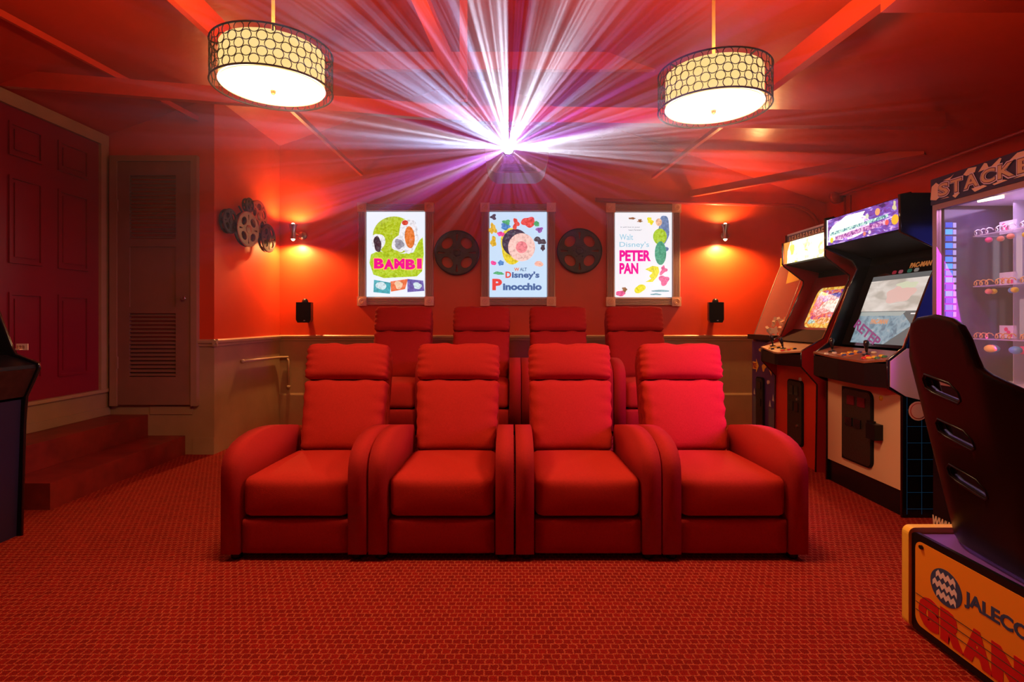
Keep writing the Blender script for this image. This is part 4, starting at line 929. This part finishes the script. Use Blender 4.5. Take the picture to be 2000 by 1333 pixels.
# ------------------------------------------------------------------ cabinet C: purple prize game with clear hood
ya, yb = 4.89, 5.40
M_PUR = mat('purple_laminate', (.075, .03, .16), .3, spec=.6)
t = thing('prize_game', 'purple prize game with clear sloped hood and yellow arrows in the back corner', 'arcade game', (2.7, (ya+yb)/2, 0))
mk('body', M_PUR, t, lambda b: prism(b, [(2.345, 0), (2.345, .93), (2.375, .985), (3.10, .985), (3.10, 0)], ya, yb, PR), bevel=.006)
mk('counter_lip', M_BLK, t, lambda b: box(b, 2.30, 2.40, ya, yb, .955, 1.0), bevel=.008)
mk('top_canopy', M_YEL, t, lambda b: box(b, 2.62, 3.10, ya, yb, 1.66, 1.74), bevel=.006)
mk('back_panel', mat('red_backing', (.35, .04, .02), .4), t, lambda b: box(b, 3.02, 3.06, ya+.01, yb-.01, .99, 1.66))
glass = mat('clear_acrylic', (.95, .93, .92), .04, spec=.4, alpha=.05)
mk('clear_front', glass, t, lambda b: prism(b, [(2.355, .99), (2.362, .99), (2.625, 1.665), (2.618, 1.665)], ya+.006, yb-.006, PR))
for y in (ya, yb-.006):
    mk('clear_side', glass, t, lambda b: prism(b, [(2.36, .99), (3.02, .99), (3.02, 1.66), (2.62, 1.66)], y, y+.005, PR))
for y in (ya, yb-.006):
    mk('hood_edge', M_IVO, t, lambda b: tube(b, [(2.36, y, .99), (2.62, y, 1.66)], .004, 6), smooth='all')
FC = FX_(2.345, yb, 0)
mk('yellow_sign', M_YEL, t, lambda b: poly(b, [(.16, 1.48), (.40, 1.50), (.34, 1.60), (.22, 1.62)], FX_(2.60, yb, 0), 0, .004))
mk('yellow_sign', M_YEL, t, lambda b: poly(b, blob(.34, 1.38, .08, .05, 111, amp=.3), FX_(2.66, yb, 0), 0, .004))
rr = random.Random(3)
M_PZ = [mat('prize_peach', (.75,.40,.28), .4), mat('prize_cream', (.75,.55,.42), .4), M_IVO, mat('prize_orange', (.75,.25,.08), .4)]
def star(x, y, z, s, sd):
    bm = B(); r_ = random.Random(sd); pts = []
    for k in range(10): a = 2*PI*k/10; q = s*(1 if k % 2 == 0 else .5); pts.append((q*math.cos(a), q*math.sin(a)))
    M = T(x, y, z) @ Matrix.Rotation(r_.uniform(0, 6), 4, 'Z') @ Matrix.Rotation(r_.uniform(.6, 1.5), 4, 'X')
    prism(bm, pts, -.012, .012, lambda p, q, a: M @ Vector((p, q, a))); return bm
k = 0
for lay in range(2):
    for i in range(4-lay):
        for j in range(4):
            x = 2.47+.095*i+.05*lay; y = ya+.085+.112*j; z = 1.035+.085*lay
            o = make('prize', star(x, y, z, .050, k), M_PZ[(k*3+i) % 4], None); k += 1
            tag(o, 'small pale star shaped prize in the pile under the clear sloped hood', 'prize', 'prizes piled in the clear hooded game')
o, F, w_, h_ = coin_door(t, 2.344, 5.13, 5.29, .13, .60)
mk('coin_slot', M_BLKG, o, lambda b: poly(b, rect(.04, .36, .12, .43), F, .016, .022), bevel=.003); mk('coin_slot', M_BLKG, o, lambda b: poly(b, rect(.04, .20, .12, .27), F, .016, .022), bevel=.003)
yp = plain('arrow_yellow', (.80, .50, .06), .4)
for sgn, u0 in ((1, .02), (-1, .48)):
    o = mk('yellow_arrow', yp, t, lambda b: poly(b, [(u0, .665), (u0+sgn*.075, .665), (u0+sgn*.075, .635), (u0+sgn*.13, .70), (u0+sgn*.075, .765), (u0+sgn*.075, .735), (u0, .735)], FC, .001, .003))
    mk('arrow_lettering', plain('arrow_red', (.35, .02, .03), .4), o, lambda b: words(b, 'PRIZE', min(u0, u0+sgn*.085)+.006, .675, max(u0, u0+sgn*.085)-.004, .725, FC, .003, .004, .04))
mk('gold_print', yp, t, lambda b: poly(b, blob(.26, .70, .04, .035, 113, amp=.5), FC, .001, .003)); mk('gold_print', yp, t, lambda b: poly(b, blob(.22, .86, .05, .03, 114, amp=.5), FC, .001, .003))
mk('start_button', M_IVO, t, lambda b: poly(b, ell(.355, .57, .018, .018, 14), FC, .001, .012))
for u0, v0, s0 in ((.035, .43, .03), (.355, .36, .035), (.42, .42, .028)):
    mk('castle_print', plain('print_pale_grey', (.55,.48,.42), .4), t, lambda b: poly(b, [(u0, v0-.01), (u0+s0*1.2, v0-.01), (u0+s0*.6, v0+.05)], FC, .001, .002))
for u0, u1, v1 in ((.025, .09, .40), (.35, .46, .34)):
    mk('print_block', plain('print_slate', (.12,.13,.17), .35), t, lambda b: poly(b, rect(u0, .05, u1, v1), FC, .001, .0018))
# ------------------------------------------------------------------ stacking prize machine with glass front
M_NAVY = mat('navy_marquee', (.02, .02, .075), .3, spec=.6); M_PINKM = mat('pinkish_metal_frame', (.40, .24, .26), .3, metal=.6)
X0, X1, Y0, Y1, ZT = 2.30, 3.10, 2.18, 3.02, 1.905
t = thing('prize_machine', 'tall glass prize machine with navy graffiti marquee and purple lit interior', 'arcade game', (2.7, 2.6, 0))
mk('base_cabinet', M_SIDEB, t, lambda b: box(b, X0, X1, Y0, Y1, 0, .79), bevel=.006)
mk('marquee_box', M_NAVY, t, lambda b: box(b, X0-.01, X1, Y0, Y1+.004, 1.765, ZT), bevel=.006)
mk('lettering', plain('print_cream', (.75,.55,.40), .5), t, lambda b: words(b, 'WWW.', -.002, .015, .14, .075, FX_(X0-.001, Y1, 0), 0, .0015, .05, .2))
mk('chamber_floor', mat('pale_chamber_floor', (.75, .68, .66), .3), t, lambda b: box(b, X0+.02, 2.78, Y0+.02, Y1-.02, .792, .81))
mk('chamber_ceiling', mat('pale_chamber_ceiling', (.80, .74, .85), .35), t, lambda b: box(b, X0+.02, 2.78, Y0+.02, Y1-.02, 1.755, 1.764))
M_MIR = mat('dark_violet_backing', (.045, .032, .085), .12, spec=.6)
mk('back_wall', M_MIR, t, lambda b: box(b, 2.70, 2.72, Y0+.02, Y1-.02, .81, 1.755))
mk('chamber_side', M_MIR, t, lambda b: box(b, X0+.03, 2.70, Y1-.04, Y1-.022, .81, 1.755))
mk('chamber_side', M_MIR, t, lambda b: box(b, X0+.03, 2.70, Y0+.022, Y0+.04, .81, 1.755))
for y in (Y0, Y1-.03):
    mk('frame_post', M_PINKM, t, lambda b: box(b, X0-.004, X0+.022, y, y+.03, .79, 1.765), bevel=.003)
mk('frame_rail', M_PINKM, t, lambda b: box(b, X0-.004, X0+.022, Y0+.03, Y1-.03, 1.735, 1.765), bevel=.003)
mk('frame_rail', M_PINKM, t, lambda b: box(b, X0-.004, X0+.022, Y0+.03, Y1-.03, .79, .82), bevel=.003)
mk('glass_pane', mat('clear_glass', (.9,.92,1.), .02, spec=.5, alpha=.07), t, lambda b: box(b, X0+.006, X0+.012, Y0+.03, Y1-.03, .82, 1.735))
mk('glass_pane', mat('clear_glass_b', (.9,.92,1.), .02, spec=.5, alpha=.07), t, lambda b: box(b, X0+.024, X0+.20, Y1-.012, Y1-.006, .82, 1.735))
# blue emissive stand-in for glow from the side window onto its neighbour
mk('side_window_glow', emit('blue_window_glow', (.10, .10, 1.), 2.0), t, lambda b: box(b, X0+.10, X0+.38, Y1+.0005, Y1+.002, 1.0, 1.70))
# blue led column on the inner far side
bl = emit('blue_led', (.03, .16, 1.), 1.8); bl2 = emit('pale_led', (.42, .36, .75), .9)
BLS = (bl, emit('blue_led_dim', (.02, .07, .55), 1.2), emit('blue_led_sky', (.05, .30, 1.), 1.5))
for k in range(22):
    z = .86+k*.037
    mk('led_cell', BLS[(k*7+k//3) % 3], t, lambda b: box(b, 2.335, 2.372, Y1-.043, Y1-.040, z, z+.028)); 
    mk('led_cell', bl2, t, lambda b: box(b, 2.376, 2.392, Y1-.043, Y1-.040, z, z+.026))
# lit strips on back wall and acrylic dividers
wl = emit('white_light_strip', (.95, .85, 1.), 2.2)
for y, w0, z0, z1, mt in ((2.88, .035, 1.36, 1.60, wl), (2.79, .05, 1.33, 1.60, emit('lilac_strip', (.35, .40, .95), 1.0)), (2.94, .03, 1.36, 1.6, emit('peach_strip', (.75, .50, .42), .8)), (2.86, .04, .95, 1.25, emit('blue_strip', (.30, .32, .75), .8)), (2.92, .03, 1.05, 1.25, emit('peach_strip_b', (.55, .38, .40), .7))):
    mk('light_strip', mt, t, lambda b: box(b, 2.694, 2.70, y-w0/2, y+w0/2, z0, z1))
for k in range(24):
    z = .93+k*.032
    mk('led_cell', emit('warm_led', (1., .88, .80), 1.4), t, lambda b: box(b, 2.690, 2.699, 2.60, 2.70, z, z+.022))
M_ACR = mat('acrylic_edge', (.8, .75, .85), .1, alpha=.35)
for y in (2.985, 2.84, 2.70, 2.5):
    mk('divider', M_ACR, t, lambda b: box(b, 2.575, 2.695, y-.002, y+.002, .81, 1.755))
mk('light_tube', emit('warm_tube', (1., .75, .35), 6.0), t, lambda b: tube(b, [(2.36, 2.80, 1.742), (2.40, 2.70, 1.742)], .008, 8))
M_SHELF = mat('clear_shelf', (.85, .75, .85), .08, alpha=.4)
pk = plain('prize_pink', (.85, .06, .25), .35); wh = plain('prize_card_white', (.80, .76, .82), .4); ylw = plain('prize_yellow', (.85, .70, .05), .35); gold = plain('prize_gold', (.75, .42, .12), .3); tq = plain('prize_teal', (.10, .40, .55), .35); org = plain('prize_coral', (.85, .30, .18), .35)
ORD = ('first', 'second', 'third', 'fourth', 'fifth')
rr = random.Random(9)
for si, z in enumerate((1.585, 1.315, 1.035)):
    mk('shelf', M_SHELF, t, lambda b: box(b, 2.48, 2.685, Y0+.10, Y1-.045, z, z+.006))
    # spiral holders along the shelf front
    for y in (2.93, 2.80, 2.66, 2.52, 2.38):
        pts = [(2.49+.014*math.cos(a*.9)+.0*a, y-.055+.11*a/22, z+.022+.014*math.sin(a*.9)) for a in range(23)]
        mk('spiral_holder', gold if si else M_STEEL, t, lambda b: tube(b, pts, .003, 5), smooth='all')
    for j, y in enumerate((2.90, 2.75, 2.61, 2.47, 2.33)):
        o = mk('prize_card', wh, None, lambda b: box(b, 2.60, 2.605, y-.05, y+.05, z+.008, z+.075)); tag(o, ('white pink dotted card, %s from the far end of the %s shelf' % (ORD[j], ('top', 'middle', 'bottom')[si])), 'prize', 'cards on the %s shelf of the prize machine' % ('top', 'middle', 'bottom')[si])
        for q in range(3):
            make('dot', poly(B(), ell(rr.uniform(-.03, .03), rr.uniform(-.02, .02), .011, .011, 10), FX_(2.5995, y, z+.04), 0, .001), pk, o)
        # hanging candies under the shelf
        for q in range(2):
            yy = min(2.90, y+rr.uniform(-.05, .05)); mt = [pk, org, ylw, tq, pk][(j+q+si) % 5]
            bm = B(); bmesh.ops.create_uvsphere(bm, u_segments=12, v_segments=8, radius=.016+.006*(si == 2), matrix=T(2.50+.025*q, yy, z-.026-.020*(si == 2)) @ Matrix.Diagonal((1, 1.5 if si == 2 else 1.1, .9, 1)))
            o = make('candy', bm, mt, None, smooth='all'); tag(o, '%s candy hung %s below the %s card of the %s shelf' % (('pink', 'coral', 'yellow', 'teal', 'pink')[(j+q+si) % 5], ('in front', 'behind')[q], ORD[j], ('top', 'middle', 'bottom')[si]), 'candy', 'candies hanging at the %s shelf' % ('top', 'middle', 'bottom')[si])
# marquee graphics
FM = FX_(X0-.011, Y1+.004, 1.765); gc = plain('marquee_paint_peach', (.62, .40, .38), .45); gd = plain('marquee_letter_brown', (.50, .31, .24), .35); go = plain('marquee_outline', (.10, .02, .06), .4); gv = plain('marquee_paint_lilac', (.55, .45, .75), .4)
for k, pl in enumerate([[(.0,.03),(.01,.10),(.04,.115),(.06,.10),(.05,.06),(.07,.035),(.04,.02)], [(.09,.115),(.14,.12),(.16,.13),(.13,.105)], [(.22,.11),(.25,.135),(.30,.13),(.29,.105),(.24,.10)], [(.31,.10),(.345,.135),(.36,.13),(.37,.105)],
                        [(.38,.105),(.43,.135),(.44,.13),(.425,.10)], [(.15,.02),(.18,.03),(.20,.025),(.17,.005)], [(.27,.028),(.34,.03),(.36,.02),(.29,.008)], [(.39,.022),(.45,.028),(.47,.02),(.40,.014)], [(.07,.018),(.12,.022),(.13,.017)],
                        [(.48,.108),(.52,.132),(.60,.13),(.56,.10)], [(.50,.02),(.58,.03),(.62,.015)], [(.64,.03),(.70,.06),(.74,.03),(.68,.01)]]):
    mk('paint_splash', gc, t, lambda b: poly(b, pl, FM, 0, .0012))
xs = .055
for ch, wd in zip('STACKER', (.085, .085, .10, .095, .10, .09, .10)):
    o = mk('marquee_letter', gv, t, lambda b: words(b, ch, xs-.004, .026, xs+wd-.004, .108, FM, .0012, .0022, .08))
    mk('letter_shadow', go, o, lambda b: words(b, ch, xs, .031, xs+wd-.010, .103, FM, .0022, .003, .05))
    mk('letter_face', gd, o, lambda b: words(b, ch, xs+.003, .035, xs+wd-.013, .099, FM, .003, .0038, .02))
    xs += wd
light('chamber_light', 'AREA', (2.46, 2.60, 1.74), 3.2, (.80, .50, 1.0), aim=(2.46, 2.6, 0), shape='RECTANGLE', size=.25, size_y=.7)
light('chamber_front_light', 'AREA', (2.27, 2.75, 1.3), 8, (.85, .04, 1.0), aim=(1.25, 3.4, .75), shape='RECTANGLE', size=.5, size_y=.7, spread=1.3)
# ------------------------------------------------------------------ racing seat and its base box
M_ORG = mat('orange_yellow_laminate', (.80, .27, .02), .35); M_YEDGE = mat('yellow_edge', (.85, .48, .06), .3)
BX0, BXY0, BXY1, BZ = 1.475, 1.05, 2.03, .366
t = thing('racing_game_pedestal', 'orange racing game pedestal with blue round logo and red lettering', 'arcade game', (1.9, 1.55, 0))
mk('base_box', mat('purple_lit_top', (.16, .06, .38), .4), t, lambda b: box(b, BX0+.006, 2.25, BXY0, BXY1-.004, .03, BZ-.012))  # purple light falling on the top is put into this base colour
mk('side_board', M_BLK, t, lambda b: prism(b, rrect(-.008, -.008, BXY1-BXY0+.0, BZ-.02, .03, 5), 0, .014, lambda p, q, a: (BX0+.008-a, BXY1-p, .02+q)), bevel=.004)
FS = FX_(BX0-.006, BXY1, .02)
pts = rrect(.018, .018, BXY1-BXY0-.02, BZ-.045, .03, 5)
mk('side_face', M_ORG, t, lambda b: poly(b, pts, FS, 0, .0015))
mk('end_board', M_YEDGE, t, lambda b: prism(b, rrect(BX0-.018, .01, 2.26, BZ+.010, .025, 5), BXY1+.002, BXY1+.036, PR), bevel=.008, segs=3)
FS = FX_(BX0-.0076, BXY1, .02)
nav = plain('print_navy', (.03, .06, .16), .4); rd = plain('print_red', (.55, .012, .015), .4); wv = plain('print_pale', (.75, .60, .62), .4); ln = plain('print_line', (.10, .05, .04), .5)
o = mk('round_logo', nav, t, lambda b: poly(b, ell(.160, .212, .068, .060, 40), FS, 0, .0012))
for j, (v0, u0, n) in enumerate(((.245, .118, 4), (.212, .103, 5), (.180, .120, 4))):
    def wav(b, v0=v0, u0=u0, n=n):
        top_, bot = [], []
        for k in range(n*2+1):
            u_ = u0+k*.0105*(1.0); zz_ = v0 + (.006 if k % 2 else -.006)
            top_.append((u_, zz_+.009)); bot.append((u_, zz_-.009))
        poly(b, top_+bot[::-1], FS, .0012, .002)
    mk('logo_wave', wv, o, wav)
mk('lettering', nav, t, lambda b: words(b, 'JALECO', .237, .188, .465, .244, FS, 0, .0012, .035))
for s_, u0, u1 in (('G', .035, .130), ('R', .136, .236), ('A', .230, .342), ('N', .338, .455), ('D', .465, .57)):
    mk('lettering', rd, t, lambda b: words(b, s_, u0, .028, u1, .140, FS, 0, .0012, .10))
for v0 in (.127, .098, .070):
    mk('pin_line', ln, t, lambda b: poly(b, rect(.022, v0, .90, v0+.003), FS, .0013, .0018))
for u0, v0 in ((.05, .305), (.36, .014), (.415, .014)):
    mk('screw', M_BLK, t, lambda b: poly(b, ell(u0, v0, .009, .007, 12), FS, 0, .006))
# the seat shell
t = thing('racing_chair', 'black racing bucket seat with three slots standing on the orange pedestal', 'seat', (1.562, 2.03, .379))
outer = [(.02, .0), (.012, .15), (.006, .30), (.0, .42), (-.002, .50), (-.002, .55), (.018, .597), (.065, .632), (.115, .668), (.143, .708), (.168, .742), (.21, .760), (.29, .768),
         (.355, .757), (.388, .738), (.404, .70), (.410, .655), (.420, .618), (.452, .598), (.52, .567), (.575, .53), (.590, .48), (.59, .42), (.585, .30), (.58, .15), (.57, .0)]
def slot(u0, z0, u1, z1, h):
    return [(u0, z0-h*.25), (u0-.004, z0+h*.25), (u0+.014, z0+h*.55), (u1-.03, z1+h*.55), (u1, z1+h*.1), (u1+.004, z1-h*.35), (u1-.012, z1-h*.55), (u0+.03, z0-h*.55)]
holes = [slot(.160, .548, .320, .530, .056), slot(.170, .402, .330, .384, .052), slot(.170, .252, .332, .232, .050)]
def seat_map(u_, z_, d_):
    """u across (towards the room front), z up, d forward from the back face"""
    s = (u_-.29)/.30; wrap = .17*max(0, abs(s)-.45)**1.6
    x = -.255*z_ - .10*u_ + d_ + wrap; y = -u_ + (.018*s*abs(s))
    return Vector((x, y, z_))
def shell(nm, mt, d0, th, outl, hl, bev=.008):
    bm = plate(outl, hl, th, bev)
    for k in range(1, 24):
        u_ = -.01+k*.025
        bmesh.ops.bisect_plane(bm, geom=bm.verts[:]+bm.edges[:]+bm.faces[:], plane_co=(u_, 0, 0), plane_no=(1, 0, 0))
    for v_ in bm.verts:
        v_.co = seat_map(v_.co.x, v_.co.y, d0+v_.co.z)
    return make(nm, bm, mt, t, world=False, smooth=True)
M_SHELL = mat('black_seat_shell', (.004, .003, .003), .36, spec=.22)
shell('seat_back', M_SHELL, .0, .030, outer, holes, .010)
# rolled bolsters at both edges
for side_, sg in ((outer[1:7], 1), (outer[20:25][::-1], -1)):
    pts = [seat_map(p+.022*sg, q, .040) for p, q in side_]
    mk('side_bolster', M_SHELL, t, lambda b: tube(b, pts, [.012]+[.026]*(len(pts)-2)+[.012], 12), world=False, smooth='all')
# recessed slot lips
for pl in holes[:3]:
    pts = [seat_map(p, q, -.014) for p, q in pl]
    mk('slot_lip', M_SHELL, t, lambda b: tube(b, pts, .004, 6, closed=True), world=False, smooth='all')
def pan(b):
    roundbox(b, .33, -.29, .075, .50, .48, .13, .05, 6)
mk('seat_pan', M_SHELL, t, pan, world=False, smooth='all')
mk('seat_riser', M_BLK, t, lambda b: box(b, .08, .50, -.50, -.08, -.020, .02), world=False)
# ------------------------------------------------------------------ left cabinet
ya, yb = 2.24, 2.93
t = thing('arcade_cabinet', 'black arcade cabinet at the left edge with yellow and red buttons', 'arcade game', (-2.95, (ya+yb)/2, 0))
side = [(-2.592, 0), (-2.575, .60), (-2.565, .735), (-2.497, .885), (-2.500, .910), (-2.62, .955), (-2.645, 1.0), (-2.71, 1.175), (-2.86, 1.50), (-2.79, 1.62), (-2.78, 1.84), (-3.38, 1.86), (-3.38, 0)]
for y0, y1 in ((ya, ya+.018), (yb-.018, yb)):
    mk('side_panel', M_BLK, t, lambda b: prism(b, side, y0, y1, PR))
tmould(side[:-2], ya+.009, yb-.009, t, M_BLKG)
mk('front_panel', mat('deep_indigo_laminate', (.02, .014, .05), .35), t, lambda b: prism(b, [(-2.61, 0), (-2.59, .60), (-2.585, .72), (-2.62, .72), (-2.64, 0)], ya+.018, yb-.018, PR))
mk('control_box', mat('worn_dark_vinyl', (.03, .012, .012), .4, vary=.3, vscale=30), t, lambda b: prism(b, [(-2.572, .735), (-2.506, .885), (-2.60, .90), (-2.66, .74)], ya+.018, yb-.018, PR), bevel=.008)
mk('control_panel', M_BLK, t, lambda b: prism(b, [(-2.505, .886), (-2.508, .905), (-2.66, .955), (-2.66, .93)], ya+.018, yb-.018, PR), bevel=.003)
for y, mt in ((2.60, M_YEL), (2.545, M_REDP), (2.70, M_YEL), (2.76, M_REDP), (2.48, M_REDP)):
    button(t, -2.585, y, .930, mt, .018)
joystick(t, -2.575, 2.38, .925)
mk('bezel', M_BLKG, t, lambda b: prism(b, [(-2.70, .95), (-2.69, .95), (-2.86, 1.42), (-2.87, 1.42)], ya+.018, yb-.018, PR))
FL_ = frame((-2.735, ya+.06, 1.02), (0,1,0), Vector((-.15, 0, .47)).normalized())
mk('screen', emit('violet_screen', (.20, .12, .65), 1.2), t, lambda b: poly(b, rect(0, 0, .50, .34), FL_, .008, .010))
mk('marquee', emit('violet_marquee', (.35, .15, .75), 1.5), t, lambda b: box(b, -2.80, -2.79, ya+.02, yb-.02, 1.63, 1.82))
mk('back_panel', M_BLKM, t, lambda b: box(b, -3.37, -3.35, ya+.018, yb-.018, 0, 1.84)); mk('top_panel', M_BLKM, t, lambda b: box(b, -3.36, -2.80, ya+.018, yb-.018, 1.83, 1.85)); mk('hood', M_BLKM, t, lambda b: prism(b, [(-2.80, 1.625), (-2.87, 1.50), (-2.90, 1.44), (-2.90, 1.52), (-2.83, 1.64)], ya+.018, yb-.018, PR))
bm = B(); box(bm, -2.648, -2.585, 2.952, 2.956, .978, 1.012, T(0,0,0)); box(bm, -2.66, -2.61, 2.93, 2.953, .98, .985); make('card_tag', bm, plain('tag_peach', (.80, .55, .45), .5), t)
mk('tag_print', plain('tag_mark', (.45, .22, .12), .5), t, lambda b: words(b, '123', -2.64, .985, -2.60, 1.003, frame((0, 2.951, 0), (1,0,0), (0,0,1)), 0, .001, .02))
